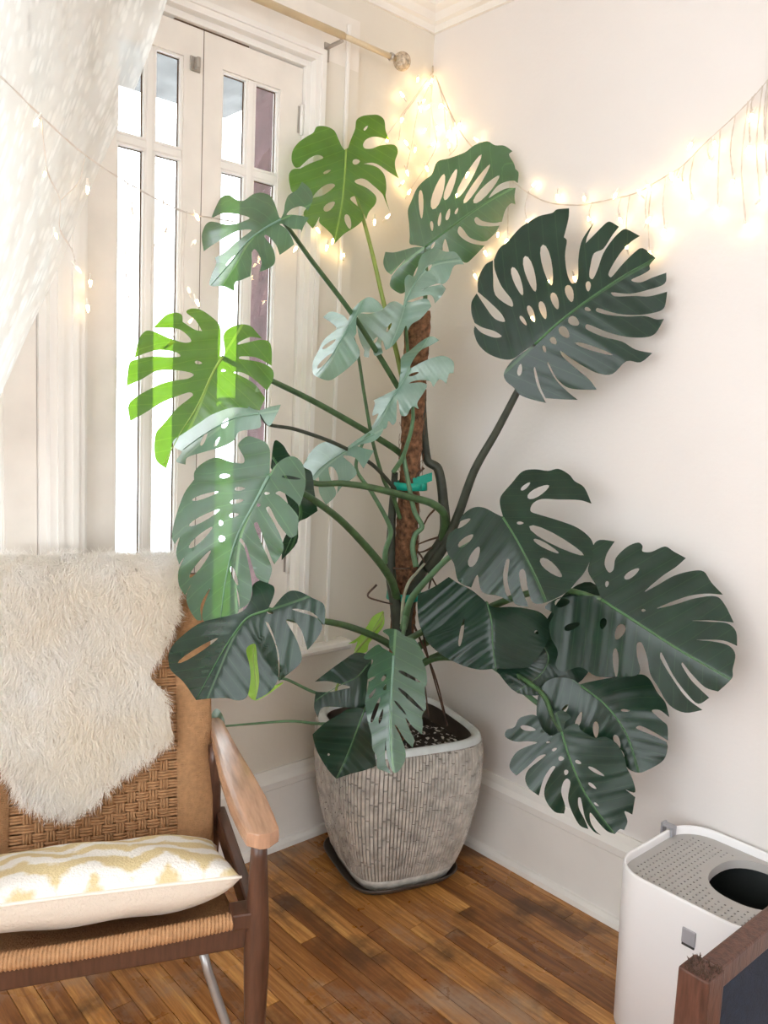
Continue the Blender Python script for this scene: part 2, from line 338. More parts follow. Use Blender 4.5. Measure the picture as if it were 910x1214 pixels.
# window casing: jamb moulding, flat boards, bead, stool, apron
def casing(y0, y1, zt, nm, right=True):
    t = struct(box(nm, (0, y0, zt), (0.022, y1 + (0.14 if right else 0), 2.745), 'sash'))
    if right:
        box('side_casing', (0, y1, 0.70), (0.022, y1 + 0.14, zt), 'wallw', t); box('bead', (0.022, y1 + 0.085, 0.70), (0.032, y1 + 0.097, 2.72), 'trim', t, 0.003)
    return t
cs = casing(-3.9, -0.494, 2.591, 'trim_4')
for (a, b, zl, zh) in (W1, W2):
    f = struct(empty('window_1' if a == W1[0] else 'window_2', (0, 0, 0)))
    for i, (wd_, xo) in enumerate(((0.034, 0.03), (0.018, 0.038))):        # stepped white moulding round the opening
        bm = bmesh.new(); o = 0.051 if i == 0 else 0.051; q = o - wd_ if i == 0 else o - 0.016
        add_box(bm, (-0.02, b + q, zl), (xo, b + o, zh + o)); add_box(bm, (-0.02, a - o, zl), (xo, a - q, zh + o)); add_box(bm, (-0.02, a - q, zh + q), (xo, b + q, zh + o))
        bmobj('frame_moulding', bm, 'trim', f)
    bm = bmesh.new(); g = 0.018
    add_box(bm, (-0.14, b - 0.001, zl), (0.002, b + g, zh + g)); add_box(bm, (-0.14, a - g, zl), (0.002, a + 0.001, zh + g)); add_box(bm, (-0.14, a, zh - 0.001), (0.002, b, zh + g)); add_box(bm, (-0.14, a, zl - 0.02), (0.0, b, zl + 0.012))
    bmobj('jamb', bm, 'trim', f)
    mid = (a + b) / 2 - 0.004
    for side, (s0, s1) in enumerate(((a + 0.003, mid - 0.0015), (mid + 0.0015, b - 0.003))):
        sx0, sx1 = -0.05, -0.012; zb, zt = zl + 0.016, zh - 0.006
        hinge_s, lock_s = 0.082, 0.060
        l = s0 + (hinge_s if side == 0 else lock_s); r = s1 - (lock_s if side == 0 else hinge_s)
        pb, pt, mz, mw = zb + 0.11, zt - 0.085, 2.205, 0.011; my = (l + r) / 2
        bm = bmesh.new()
        add_box(bm, (sx0, s0, zb), (sx1, l, zt)); add_box(bm, (sx0, r, zb), (sx1, s1, zt)); add_box(bm, (sx0, l, pt), (sx1, r, zt)); add_box(bm, (sx0, l, zb), (sx1, r, pb))
        sash = bmobj('sash', bm, 'sash', f)
        box('muntin', (sx0 + 0.004, my - mw, pb), (sx1 - 0.004, my + mw, pt), 'trim', sash, 0.004); box('muntin', (sx0 + 0.005, l, mz - mw), (sx1 - 0.005, r, mz + mw), 'trim', sash, 0.004)
        for (g0, g1) in ((l, my - mw), (my + mw, r)):
            for (h0, h1) in ((pb, mz - mw), (mz + mw, pt)):
                box('pane', (-0.034, g0, h0), (-0.031, g1, h1), 'glass', sash)
                bm = bmesh.new(); add_box(bm, (-0.0308, g1 - 0.011, h0), (-0.0302, g1 - 0.006, h1)); add_box(bm, (-0.0308, g0 + 0.006, h1 - 0.010), (-0.0302, g1 - 0.006, h1 - 0.006)); bmobj('old_putty', bm, 'seam', sash)
                bm = bmesh.new(); e = 0.007                                  # glazing bead
                add_box(bm, (-0.03, g0, h0), (-0.018, g0 + e, h1)); add_box(bm, (-0.03, g1 - e, h0), (-0.018, g1, h1)); add_box(bm, (-0.03, g0 + e, h1 - e), (-0.018, g1 - e, h1)); add_box(bm, (-0.03, g0 + e, h0), (-0.018, g1 - e, h0 + e))
                bmobj('glazing_bead', bm, 'trim', sash)
        for hz in (2.40, 1.0):
            hy = s1 - 0.004 if side else s0 + 0.004
            hg = tube('hinge', [(-0.006, hy, hz - 0.045), (-0.006, hy, hz + 0.045)], 0.0065, 'trim', sash); box('hinge_leaf', (-0.013, hy - 0.012, hz - 0.04), (-0.010, hy + 0.012, hz + 0.04), 'metal', sash)
    box('meeting_joint', (-0.03, mid - 0.0016, zl + 0.016), (-0.0135, mid + 0.0016, zh - 0.006), 'seam', f); box('head_joint', (-0.03, a + 0.25, zh - 0.006), (-0.0128, b - 0.2, zh - 0.001), 'seam', f)
    bm = bmesh.new(); add_box(bm, (-0.012, mid - 0.045, 2.435), (-0.006, mid - 0.012, 2.475)); add_box(bm, (-0.006, mid - 0.034, 2.44), (0.014, mid - 0.022, 2.47)); bmesh.ops.bevel(bm, geom=bm.edges[:], offset=0.002, segments=1, affect='EDGES'); bmobj('latch', bm, 'metal', f)
    bm = bmesh.new()
struct(box('trim_5', (0, -1.312, 0.70), (0.034, -1.282, 2.595), 'trim', None))
st = [(0, 0.672), (0.05, 0.672), (0.062, 0.680), (0.065, 0.69), (0.06, 0.702), (0.05, 0.706), (0, 0.706)]
struct(sweep('trim_6', [(0, -3.9, 1, 0), (0, -0.315, 1, 0)], st, 'trim')); struct(box('trim_7', (0, -3.9, 0.575), (0.018, -0.345, 0.672), 'wallw'))
# outside
tag(box('outside_post', (-0.52, -0.435, 0.0), (-0.22, -0.16, 3.2), 'brick', None, 0.01), 'dark mauve post standing outside behind the casement panes', 'post')
tag(box('porch_eave', (-1.25, -4.2, 2.80), (-0.55, -0.1, 2.90), 'eave'), 'grey porch eave outside above the window panes', 'eave')

# ------------------------------------------------------------------ curtain rod and lace curtain
rp = on_x(470, 70, 0.1); rz_ = rp[2]
t = empty('curtain_rod', (0.1, -0.3, rz_)); tag(t, 'cream curtain rod with a round mosaic finial above the window', 'curtain rod'); t.location = (0, 0, 0)
tube('rod', [(0.1, -2.6, rz_ - 0.0), (0.1, rp[1] - 0.22, rz_)], 0.011, 'rod', t, 12); tube('inner_rod', [(0.1, rp[1] - 0.24, rz_), (0.1, rp[1], rz_)], 0.0085, 'rod', t, 12)
tube('collar', [(0.1, rp[1] - 0.028, rz_), (0.1, rp[1] - 0.018, rz_)], 0.0125, 'metal', t, 12)
bm = bmesh.new(); bmesh.ops.create_uvsphere(bm, u_segments=20, v_segments=14, radius=0.029); bmesh.ops.translate(bm, vec=(0.1, rp[1] + 0.024, rz_), verts=bm.verts); bmobj('finial', bm, 'finial', t, True)
by = on_x(389, 50, 0.03)[1]
bm = bmesh.new(); add_box(bm, (0.022, by - 0.009, rz_ - 0.055), (0.026, by + 0.009, rz_ + 0.0)); add_box(bm, (0.022, by - 0.006, rz_ - 0.018), (0.1, by + 0.006, rz_ - 0.012)); bmobj('bracket', bm, 'metal', t)
ed = np.array([on_x(*p, 0.142) for p in ((199, 0), (184, 45), (165, 95), (120, 195), (90, 268), (62, 335), (30, 402), (0, 470), (-60, 590))])
ez_, ey_ = ed[:, 2][::-1], ed[:, 1][::-1]
ns, nt_ = 150, 60; V, Fc, UV = [], [], []
for j in range(nt_ + 1):
    z = rz_ + 0.012 - (rz_ - 1.35) * j / nt_
    yr = np.interp(z, ez_, ey_); yl = -2.25 + 0.25 * (j / nt_)
    for i in range(ns + 1):
        s = i / ns; ph = 2 * math.pi * 11 * s + 0.8 * math.sin(5 * s + 2 * j / nt_)
        amp = (0.016 + 0.010 * math.sin(7 * s)) * (1 - 0.75 * max(0, (s - 0.86) / 0.14))
        V.append((0.142 + amp * math.sin(ph), yr + (yl - yr) * (1 - s) + 0.004 * math.cos(ph) * (1 - s) * s * 4, z)); UV.append((s, j / nt_))
for j in range(nt_):
    for i in range(ns): a = j * (ns + 1) + i; Fc.append((a, a + 1, a + ns + 2, a + ns + 1))
cu = pyobj('lace_curtain', V, Fc, 'lace', None, True); tag(cu, 'sheer white lace curtain pulled aside in front of the window', 'curtain')
ul = cu.data.uv_layers.new(name='cloth')
for lp in cu.data.loops: ul.data[lp.index].uv = UV[lp.vertex_index]

# ------------------------------------------------------------------ pot, soil, saucer, moss pole
PC = np.array([0.322, -0.322, 0.0]); PROT = math.radians(28)
def rsq(th, half, ex=4.2):
    c, s = math.cos(th), math.sin(th); return half / ((abs(c) ** ex + abs(s) ** ex) ** (1 / ex))
def pot_pt(th, half, z, ex=4.2):
    r = rsq(th - PROT - math.pi / 4, half, ex); return (r * math.cos(th), r * math.sin(th), z)
prof = [(0.0, 0.012), (0.150, 0.012), (0.165, 0.018), (0.184, 0.06), (0.212, 0.16), (0.231, 0.27), (0.239, 0.36), (0.239, 0.44), (0.234, 0.477), (0.231, 0.492), (0.221, 0.497), (0.211, 0.494), (0.207, 0.482), (0.207, 0.36), (0.0, 0.36)]
def half_at(z):
    zs_ = [p[1] for p in prof[2:10]]; hs = [p[0] for p in prof[2:10]]; return float(np.interp(z, zs_, hs))
pot = empty('plant_pot', tuple(PC)); tag(pot, 'large taupe glazed ceramic planter with ribbed mosaic sides on the wood floor', 'planter')
def ring_mesh(name, pr, mat, parent, n=72, ex=4.2):
    V = [pot_pt(2 * math.pi * k / n, max(h, 1e-4), z, ex) for (h, z) in pr for k in range(n)]; Fc = []
    for i in range(len(pr) - 1):
        for k in range(n): k2 = (k + 1) % n; Fc.append((i * n + k, i * n + k2, (i + 1) * n + k2, (i + 1) * n + k))
    return pyobj(name, V, Fc, mat, parent, True)
ring_mesh('body', [(h - 0.002, z) for h, z in prof[:10]], 'grout', pot); ring_mesh('rim', prof[8:13], 'rim', pot); ring_mesh('inner_wall', prof[12:], 'saucer', pot)
ring_mesh('foot_band', [(0.1655, 0.0125), (0.168, 0.02), (0.180, 0.046), (0.176, 0.05)], 'pot', pot)
V, Fc = [], []
NB = 136
for k in range(NB):
    th0 = 2 * math.pi * k / NB; z = 0.05 + random.uniform(-0.03, 0.0)
    while z < 0.47:
        ln = random.uniform(0.045, 0.11); a, b = max(z, 0.048), min(z + ln, 0.477)
        if b - a > 0.008:
            d0, d1 = th0 + 0.003, th0 + 2 * math.pi / NB - 0.004; pr_ = random.uniform(0.0012, 0.0035); o = len(V)
            for (zz, off) in ((a + 0.001, -0.003), (a + 0.003, pr_), ((a + b) / 2, pr_ + 0.0006), (b - 0.003, pr_), (b - 0.001, -0.003)):
                h = half_at(zz) + off; sh = 0.004 if off > 0 else 0.0
                V.append(pot_pt(d0, half_at(zz) - 0.003, zz)); V.append(pot_pt(d0 + sh, h, zz)); V.append(pot_pt(d1 - sh, h, zz)); V.append(pot_pt(d1, half_at(zz) - 0.003, zz))
            for i in range(4):
                for j in range(3): q = o + i * 4 + j; Fc.append((q, q + 1, q + 5, q + 4))
        z += ln
rb = pyobj('mosaic_sticks', V, Fc, 'pot', pot); rb['kind'] = 'stuff'
V, Fc = [(0, 0, 0.44)], []; n = 60
for i in range(1, 13):
    for k in range(n):
        th = 2 * math.pi * k / n; p = pot_pt(th, 0.205 * i / 12, 0); V.append((p[0], p[1], 0.44 + random.uniform(-0.006, 0.006) - 0.012 * (i / 12) ** 2))
for k in range(n): Fc.append((0, 1 + k, 1 + (k + 1) % n))
for i in range(11):
    for k in range(n): a = 1 + i * n; Fc.append((a + k, a + n + k, a + n + (k + 1) % n, a + (k + 1) % n))
so = pyobj('potting_soil', V, Fc, 'soil', None, True); so.location = tuple(PC); so['kind'] = 'stuff'; tag(so, 'dark potting soil with white perlite specks in the planter', 'soil')
sc_ = [(0.0, 0.0), (0.165, 0.0), (0.178, 0.006), (0.196, 0.028), (0.192, 0.031), (0.178, 0.0115), (0.170, 0.009), (0.0, 0.009)]
sau = ring_mesh('saucer', sc_, 'saucer', None, 64, 4.2); sau.location = tuple(PC + np.array([-0.004, -0.006, 0])); tag(sau, 'dark brown plant saucer under the ribbed planter', 'saucer')
# coir pole with clumped fibre surface
pole = empty('moss_pole', tuple(PC)); tag(pole, 'brown coir moss pole standing in the planter behind the stems', 'plant support')
zs_ = np.linspace(0.40, 1.82, 90); V = []; ns = 16
for z in zs_:
    for k in range(ns):
        th = 2 * math.pi * k / ns; r = 0.036 + 0.004 * math.sin(7 * z + 2 * th) + rng.uniform(-0.0028, 0.0028); V.append((r * math.cos(th), r * math.sin(th), z))
Fc = [(i * ns + k, i * ns + (k + 1) % ns, (i + 1) * ns + (k + 1) % ns, (i + 1) * ns + k) for i in range(len(zs_) - 1) for k in range(ns)] + [tuple((len(zs_) - 1) * ns + k for k in range(ns))]
pyobj('coir_core', V, Fc, 'coir', pole, True)
prt = []
for k in range(260):
    z = random.uniform(0.45, 1.8); th = random.uniform(0, 6.28); st_ = random.uniform(-1, 1); L = random.uniform(0.02, 0.05)
    prt.append(tube_data([(0.040 * math.cos(th + st_ * s), 0.040 * math.sin(th + st_ * s), z + L * (s - .5)) for s in (0, .3, .6, 1)], 0.0008, 3, False))
V, Fc = join(prt); fb = pyobj('fibres', V, Fc, 'coir', pole); fb['kind'] = 'stuff'
for (z, tail) in ((1.275, 1), (0.92, 0)):
    V, Fc = [], []
    for i in range(25):
        th = 2 * math.pi * i / 24; V += [(0.058 * math.cos(th), 0.058 * math.sin(th), z - 0.012), (0.056 * math.cos(th), 0.056 * math.sin(th), z + 0.012)]
    Fc = [(2 * i, 2 * i + 2, 2 * i + 3, 2 * i + 1) for i in range(24)]
    tp = pyobj('tie_tape', V, Fc, 'tape', pole, True); tp['label'] = 'teal green plant tape'; sm = tp.modifiers.new('thick', 'SOLIDIFY'); sm.thickness = 0.0012

# ------------------------------------------------------------------ the monstera
plant = empty('monstera_plant', (PC[0], PC[1], 0.42)); plant.location = (0, 0, 0)
tag(plant, 'tall monstera with large split leaves growing in the ribbed planter', 'plant')
def parse(s, off, sc):
    pts, cor = [], []
    for tok in s.split():
        c = tok.endswith('*'); x, y = tok.rstrip('*').split(','); pts.append((off[0] + float(x) / sc, off[1] + float(y) / sc)); cor.append(c)
    return np.array(pts), cor
LEAFBASE = {}
def make_leaf(key, off, sc, outline, mid, holes, D, nrm, mat, rib, fold=0.15, droop=0.3, ripple=0.003, label=None):
    P, cor = parse(outline, off, sc); loop = spline(P, 4, True, cor)
    keep = [0]
    for i in range(1, len(loop)):
        if np.linalg.norm(loop[i] - loop[keep[-1]]) > 0.35: keep.append(i)
    loop = loop[keep]
    mp, _ = parse(mid, off, sc); mcurve = spline(mp, 8)
    hl = []
    for (hx, hy, rx, ry, ang) in holes:
        a = math.radians(ang); th = np.linspace(0, 2 * math.pi, 15)[:-1]
        ex, ey = rx / sc * np.sign(np.cos(th)) * np.abs(np.cos(th)) ** 1.0, ry / sc * np.sin(th) * (1 - 0.25 * np.cos(th))
        hl.append(np.stack([off[0] + hx / sc + ex * math.cos(a) - ey * math.sin(a), off[1] + hy / sc + ex * math.sin(a) + ey * math.cos(a)], 1))
    pts = [loop]; edges = []; o = 0
    for lp in [loop] + hl:
        n = len(lp); edges += [(o + i, o + (i + 1) % n) for i in range(n)]; o += n
    pts += hl
    lo, hi = loop.min(0), loop.max(0); g = max(3.0, min(6.0, (hi - lo).max() / 34))
    gx, gy = np.meshgrid(np.arange(lo[0], hi[0], g), np.arange(lo[1], hi[1], g)); gp = np.stack([gx.ravel() + 0.37, gy.ravel() + 0.21], 1)
    ins = in_poly(gp[:, 0], gp[:, 1], loop)
    for h in hl: ins &= ~in_poly(gp[:, 0], gp[:, 1], h)
    gp = gp[ins]
    mstep = spline(mp, 14); mi = mstep[in_poly(mstep[:, 0], mstep[:, 1], loop)]
    allp = np.concatenate(pts + [gp, mi])
    vo, eo, fo, *_ = delaunay_2d_cdt([Vector(p) for p in allp], edges, [], 0, 1e-4)
    vo = np.array([tuple(v) for v in vo]); fo = [f for f in fo]
    cen = np.array([vo[list(f)].mean(0) for f in fo]); ok = in_poly(cen[:, 0], cen[:, 1], loop)
    for h in hl: ok &= ~in_poly(cen[:, 0], cen[:, 1], h)
    fo = [f for f, k in zip(fo, ok) if k]
    n = _u(R @ np.array(nrm, float)); P0 = at_depth(mp[0][0], mp[0][1], D)
    def plane(p): d = wd(*p); return CAM + d * (((P0 - CAM) @ n) / (d @ n))
    tip = plane(mp[-1]); U = _u(tip - P0); Vv = np.cross(n, U); L = np.linalg.norm(tip - P0)
    mc = np.array([[(plane(p) - P0) @ U, (plane(p) - P0) @ Vv] for p in mcurve])
    seg = np.linalg.norm(np.diff(mc, axis=0), axis=1); arc = np.concatenate([[0], np.cumsum(seg)])
    def uvq(u, v):
        best = (1e9, 0, 0)
        a, b = mc[:-1], mc[1:]; ab = b - a; q = np.array([u, v]); tt = np.clip(((q - a) * ab).sum(1) / ((ab ** 2).sum(1) + 1e-12), 0, 1)
        tt[0] = min(1, ((q - a[0]) @ ab[0]) / (ab[0] @ ab[0] + 1e-12)); pr_ = a + ab * tt[:, None]; dd = np.linalg.norm(q - pr_, axis=1); k = int(dd.argmin())
        cr_ = ab[k][0] * (q - a[k])[1] - ab[k][1] * (q - a[k])[0]
        return arc[k] + seg[k] * tt[k], math.copysign(dd[k], cr_)
    def height(uu, vv):
        un, vn = uu / L, vv / L; a = abs(vn)
        h = -fold * L * (math.sqrt(vn * vn + 0.0009) - 0.03) + 0.25 * fold * L * a * a - droop * L * max(un, 0) ** 2 * 0.35
        return h + 0.38 * ripple * math.sin(34 * (un - 0.45 * a)) * min(1, a * 4) + ripple * math.sin(7 * un + 3 * vn)
    def place(p):
        d = wd(*p); dn = d @ n; t = ((P0 - CAM) @ n) / dn; uu = vv = 0
        for _ in range(3):
            q = CAM + d * t - P0; uu, vv = uvq(q @ U, q @ Vv); h = height(uu, vv); t = ((P0 - CAM) @ n + h) / (dn if abs(dn) > 0.35 else math.copysign(0.35, dn))
            if abs(dn) <= 0.35: t = ((P0 - CAM) @ n) / dn + h / math.copysign(0.35, dn)
        return CAM + d * t, (uu / L, vv / L)
    used = sorted({i for f in fo for i in f}); mpg = {i: k for k, i in enumerate(used)}
    res = [place(vo[i]) for i in used]; V = [r[0] for r in res]; UVs = [r[1] for r in res]
    Fq = []
    for f in fo:
        q = [mpg[i] for i in f]; nn = np.cross(V[q[1]] - V[q[0]], V[q[2]] - V[q[0]])
        Fq.append(tuple(q) if nn @ (CAM - V[q[0]]) > 0 else tuple(q[::-1]))
    ob = pyobj('leaf', V, Fq, mat, plant, True)
    ul = ob.data.uv_layers.new(name='leaf')
    for lp in ob.data.loops: ul.data[lp.index].uv = UVs[lp.vertex_index]
    if label: ob['label'] = label
    m3 = [place(p)[0] + n * 0.0006 for p in mcurve[in_poly(mcurve[:, 0], mcurve[:, 1], loop) | (np.arange(len(mcurve)) < 2)]]
    if len(m3) > 3: tube('midrib', m3, np.linspace(0.0042, 0.0008, len(m3)) * min(1.0, L / 0.35), rib, ob, 6)
    LEAFBASE[key] = place(mp[0])[0]
    return ob
A = ((335, 130), 6.067); B = ((230, 205), 6.067); C_ = ((450, 160), 5.353); D_ = ((550, 240), 3.64); E_ = ((365, 290), 4.789); F_ = ((145, 360), 4.55); G_ = ((195, 500), 3.5); H_ = ((195, 685), 4.55)
I_ = ((360, 710), 5.353); J_ = ((485, 545), 3.957); K_ = ((640, 630), 3.792); L_ = ((590, 780), 4.333); X_ = ((0, 0), 1.0)
LEAVES = [
('top', A, "445,290* 470,275* 490,215 520,140 530,75 575,45 640,37 690,40 730,75 740,150 765,218* 700,200 650,195 600,215 578,250 590,278 640,280 700,258 800,252 828,300 808,370 812,430 835,495* 750,440 690,398 640,382 583,390* 650,402 700,430 735,480 745,560 740,630 770,732* 735,650 715,605 650,545 600,505 560,495 518,512 530,530 590,555 640,590 672,630 665,680 620,735 600,790* 575,730 545,650 515,622 485,640 510,670 560,715 578,760 570,800 520,845 440,895 372,965* 360,910 310,855 262,810 265,770 240,820 215,855* 170,800 150,740 190,690 220,635* 300,610 375,550 360,532 310,540 250,585 213,632* 130,612 70,595 50,540 45,470 70,430 125,424* 200,385 290,350 270,328 230,330 180,360 122,415* 90,415 65,370 70,300 110,240 170,195 220,165 245,122 310,120 370,150 400,210 425,265",
 "455,288 447,450 425,680 372,960", [(528,375,27,19,-10),(318,447,30,10,-25),(335,695,50,24,-40),(470,805,55,21,75),(597,133,22,8,-50)], 2.50, (0.15, 0.1, 0.97), 'leafy', 'riby', 0.12, 0.2),
('upleft', B, "612,318* 590,250 570,200 540,160 480,142 420,155 355,200 300,190 250,158 200,172 165,225 120,330* 200,292 280,292 350,305 400,325 350,350 290,368 220,370 160,355 110,352 75,385 55,460 70,565* 130,520 220,465 320,415 410,408 380,440 300,500 220,570 150,610* 160,650 130,720 108,800 130,815 200,815 230,822 290,852* 295,790 340,770 405,742* 415,650 415,570 435,548 460,575 485,640 470,712* 530,690 575,655 582,600 560,530 505,460 515,445 545,465 590,520 615,590* 660,560 720,515* 700,460 660,400 615,370 640,368 700,400 765,408 770,430* 790,380 825,322* 770,308 700,300 665,300 700,260 760,240 800,250 815,275* 840,230 855,170 830,110 775,62* 740,120 680,160 655,215 645,280 625,325*",
 "626,335 500,405 380,500 250,660 120,808", [(262,630,50,9,-48)], 2.12, (-0.48, 0.25, 0.84), 'leafm', 'ribb', 0.3, 0.35),
('upright', C_, "280,712* 230,700 190,690 190,640 185,560 178,480 200,420 235,340 285,285 330,250 365,170 440,148 540,110 600,65 680,40 730,65 790,68 842,103* 820,125 850,180 860,215* 880,240 875,305* 850,290 790,300 740,330 690,400 740,370 800,340 862,335* 855,390 860,440* 830,435 795,480 775,550* 720,558 650,545 615,520 600,540 620,570 690,580 760,575* 730,625 680,672* 640,675 570,650 530,600 505,580 495,620 530,660 590,690 665,702* 610,760 555,810 520,800 440,742* 430,700 415,660 400,700 400,730* 330,740 300,760 230,850 200,930 157,998 125,1005 65,960 75,897* 120,840 160,790 125,826 72,888* 40,860 22,810 35,742* 90,745 150,730 220,712",
 "285,712 420,610 540,520 700,410 862,320", [(262,440,92,15,88),(372,360,118,30,-72),(450,315,106,22,-69),(565,262,160,24,-60),(616,310,150,20,-56),(677,345,120,26,-47),(330,578,32,10,85),(380,535,45,10,-82),(433,505,38,12,-75),(487,483,22,8,-65),(338,700,25,8,-60)], 2.55, (0.1, -0.15, 0.97), 'leafm', 'rib', 0.2, 0.3),
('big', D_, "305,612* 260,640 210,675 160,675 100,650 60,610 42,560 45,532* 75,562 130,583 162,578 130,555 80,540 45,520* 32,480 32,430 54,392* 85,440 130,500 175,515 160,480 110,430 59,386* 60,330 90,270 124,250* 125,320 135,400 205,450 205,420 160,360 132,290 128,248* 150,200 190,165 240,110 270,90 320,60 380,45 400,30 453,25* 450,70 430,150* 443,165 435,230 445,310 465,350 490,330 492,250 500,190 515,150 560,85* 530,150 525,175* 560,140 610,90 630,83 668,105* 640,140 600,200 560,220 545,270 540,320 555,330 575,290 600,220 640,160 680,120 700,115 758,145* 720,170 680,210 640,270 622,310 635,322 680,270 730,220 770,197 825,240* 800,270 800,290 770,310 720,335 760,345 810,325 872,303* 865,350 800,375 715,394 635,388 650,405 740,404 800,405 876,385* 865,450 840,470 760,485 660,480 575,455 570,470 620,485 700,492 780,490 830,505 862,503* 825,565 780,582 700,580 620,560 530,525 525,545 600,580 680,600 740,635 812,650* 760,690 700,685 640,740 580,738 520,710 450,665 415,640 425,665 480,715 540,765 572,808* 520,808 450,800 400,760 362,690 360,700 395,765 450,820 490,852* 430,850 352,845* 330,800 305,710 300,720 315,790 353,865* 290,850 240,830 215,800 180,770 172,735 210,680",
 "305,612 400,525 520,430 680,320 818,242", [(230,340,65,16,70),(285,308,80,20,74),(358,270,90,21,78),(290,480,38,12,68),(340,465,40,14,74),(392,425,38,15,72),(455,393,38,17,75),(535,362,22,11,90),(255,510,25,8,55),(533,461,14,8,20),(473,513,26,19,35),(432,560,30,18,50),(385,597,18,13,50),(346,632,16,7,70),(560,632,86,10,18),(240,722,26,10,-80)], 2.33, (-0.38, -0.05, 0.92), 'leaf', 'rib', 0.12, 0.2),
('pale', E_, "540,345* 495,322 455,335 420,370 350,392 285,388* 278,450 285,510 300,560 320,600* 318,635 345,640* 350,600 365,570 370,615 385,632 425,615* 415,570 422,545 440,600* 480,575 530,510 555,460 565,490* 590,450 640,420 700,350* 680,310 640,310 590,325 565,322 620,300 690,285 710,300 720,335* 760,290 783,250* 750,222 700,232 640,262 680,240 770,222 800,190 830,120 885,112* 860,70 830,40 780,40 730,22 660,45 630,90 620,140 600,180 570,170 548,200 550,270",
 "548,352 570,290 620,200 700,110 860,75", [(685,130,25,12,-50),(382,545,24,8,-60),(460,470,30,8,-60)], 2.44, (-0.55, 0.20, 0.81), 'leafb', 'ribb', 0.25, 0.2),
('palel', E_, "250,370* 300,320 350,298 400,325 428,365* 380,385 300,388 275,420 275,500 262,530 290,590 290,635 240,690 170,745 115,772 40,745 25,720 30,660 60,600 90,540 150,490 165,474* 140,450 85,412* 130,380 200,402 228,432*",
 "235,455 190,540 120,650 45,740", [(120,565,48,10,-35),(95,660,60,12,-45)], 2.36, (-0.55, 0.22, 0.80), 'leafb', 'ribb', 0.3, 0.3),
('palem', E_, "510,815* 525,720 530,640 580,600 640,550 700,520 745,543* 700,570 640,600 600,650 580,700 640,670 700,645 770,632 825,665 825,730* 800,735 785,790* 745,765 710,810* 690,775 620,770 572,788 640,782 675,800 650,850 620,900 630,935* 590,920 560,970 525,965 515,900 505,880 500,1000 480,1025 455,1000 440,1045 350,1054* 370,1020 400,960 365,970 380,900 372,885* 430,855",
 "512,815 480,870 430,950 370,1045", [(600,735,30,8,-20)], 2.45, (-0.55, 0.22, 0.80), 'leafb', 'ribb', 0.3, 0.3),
('bright', F_, "527,283* 530,200 525,120 480,70 420,32 370,27 345,47 395,90 430,148* 390,140 325,98* 320,60 280,48 230,65 165,132* 240,130 310,140 360,180 370,205 330,210 250,185 170,150 125,148 90,190 65,293* 130,265 200,250 290,262 312,285 250,288 160,285 80,300 38,320 22,445* 100,410 180,365 270,358 360,370 385,385 350,405 250,420 160,455 38,535 42,635* 120,590 220,530 320,490 365,478 380,495 300,560 220,650 180,700 172,790 185,850 237,890* 260,810 275,740 330,700 420,640 480,600 600,560 740,575* 770,510* 720,440 660,400 600,372 640,370 700,400 780,470* 815,400 805,350 740,315 630,297 635,285 720,290 805,335* 805,250 790,205 740,195 620,222 625,210 690,180 755,190* 720,150 690,120 640,112 580,130 545,170 552,250 548,288*",
 "537,290 490,370 400,560 300,720 225,870", [(410,318,20,9,10),(545,361,12,6,0)], 2.10, (-0.12, 0.30, 0.94), 'leafy', 'riby', 0.15, 0.5),
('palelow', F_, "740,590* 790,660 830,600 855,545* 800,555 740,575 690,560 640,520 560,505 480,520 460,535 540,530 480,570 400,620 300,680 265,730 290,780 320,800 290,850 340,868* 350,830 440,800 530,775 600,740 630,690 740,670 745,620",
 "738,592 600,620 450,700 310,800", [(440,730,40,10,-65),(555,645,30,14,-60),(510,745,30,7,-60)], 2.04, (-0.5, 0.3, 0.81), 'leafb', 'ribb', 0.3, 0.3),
('leftbig', G_, "435,220* 438,150 435,110 410,80 350,60 320,75 305,100 330,150 325,172 270,165 215,148 160,170 125,205 122,240* 80,300 45,400 30,475 42,508* 62,480 48,540 60,592* 80,565 57,620 60,680 85,720* 112,672 92,710 95,760 130,820 155,825* 150,760 190,690 160,770 160,825 210,830 230,840* 300,800 310,740 298,690 310,780* 350,750 363,690 350,600 330,520 310,495 318,484 340,520 365,600 385,650 430,670* 445,620 440,590 400,500 370,425 385,418 410,480 440,560 455,592* 490,540 490,500 460,430 420,360 435,353 470,420 520,480 548,470* 555,400 530,360 480,310 460,297 480,288 530,320 560,350* 580,290 585,240 575,180 540,145 500,150 460,180",
 "433,225 370,345 300,480 255,650 230,835", [(300,330,28,9,-10),(312,278,22,8,-5),(288,387,20,9,-10),(250,225,22,9,-5),(238,485,14,13,0),(234,420,9,11,0),(168,308,58,9,-18),(165,398,72,12,-28),(150,480,66,13,-42),(148,590,72,11,-52),(525,232,40,7,8),(425,297,12,6,0),(390,346,8,7,0),(290,640,42,9,70)], 1.86, (-0.48, 0.28, 0.83), 'leafm', 'ribb', 0.22, 0.5),
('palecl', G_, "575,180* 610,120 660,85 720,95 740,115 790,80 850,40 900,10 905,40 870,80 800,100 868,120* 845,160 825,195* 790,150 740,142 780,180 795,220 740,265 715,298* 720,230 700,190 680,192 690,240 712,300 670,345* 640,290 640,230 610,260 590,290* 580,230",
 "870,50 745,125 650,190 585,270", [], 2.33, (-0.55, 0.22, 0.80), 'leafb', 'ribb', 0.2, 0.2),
('behindl', G_, "440,190* 455,80 490,95 520,140 580,190 610,210 620,280 635,370* 590,400 555,420 550,500 485,575* 490,500 520,420 500,300",
 "450,150 520,260 560,380 490,570", [], 2.14, (-0.2, 0.3, 0.93), 'leaf', 'rib', 0.15, 0.3),
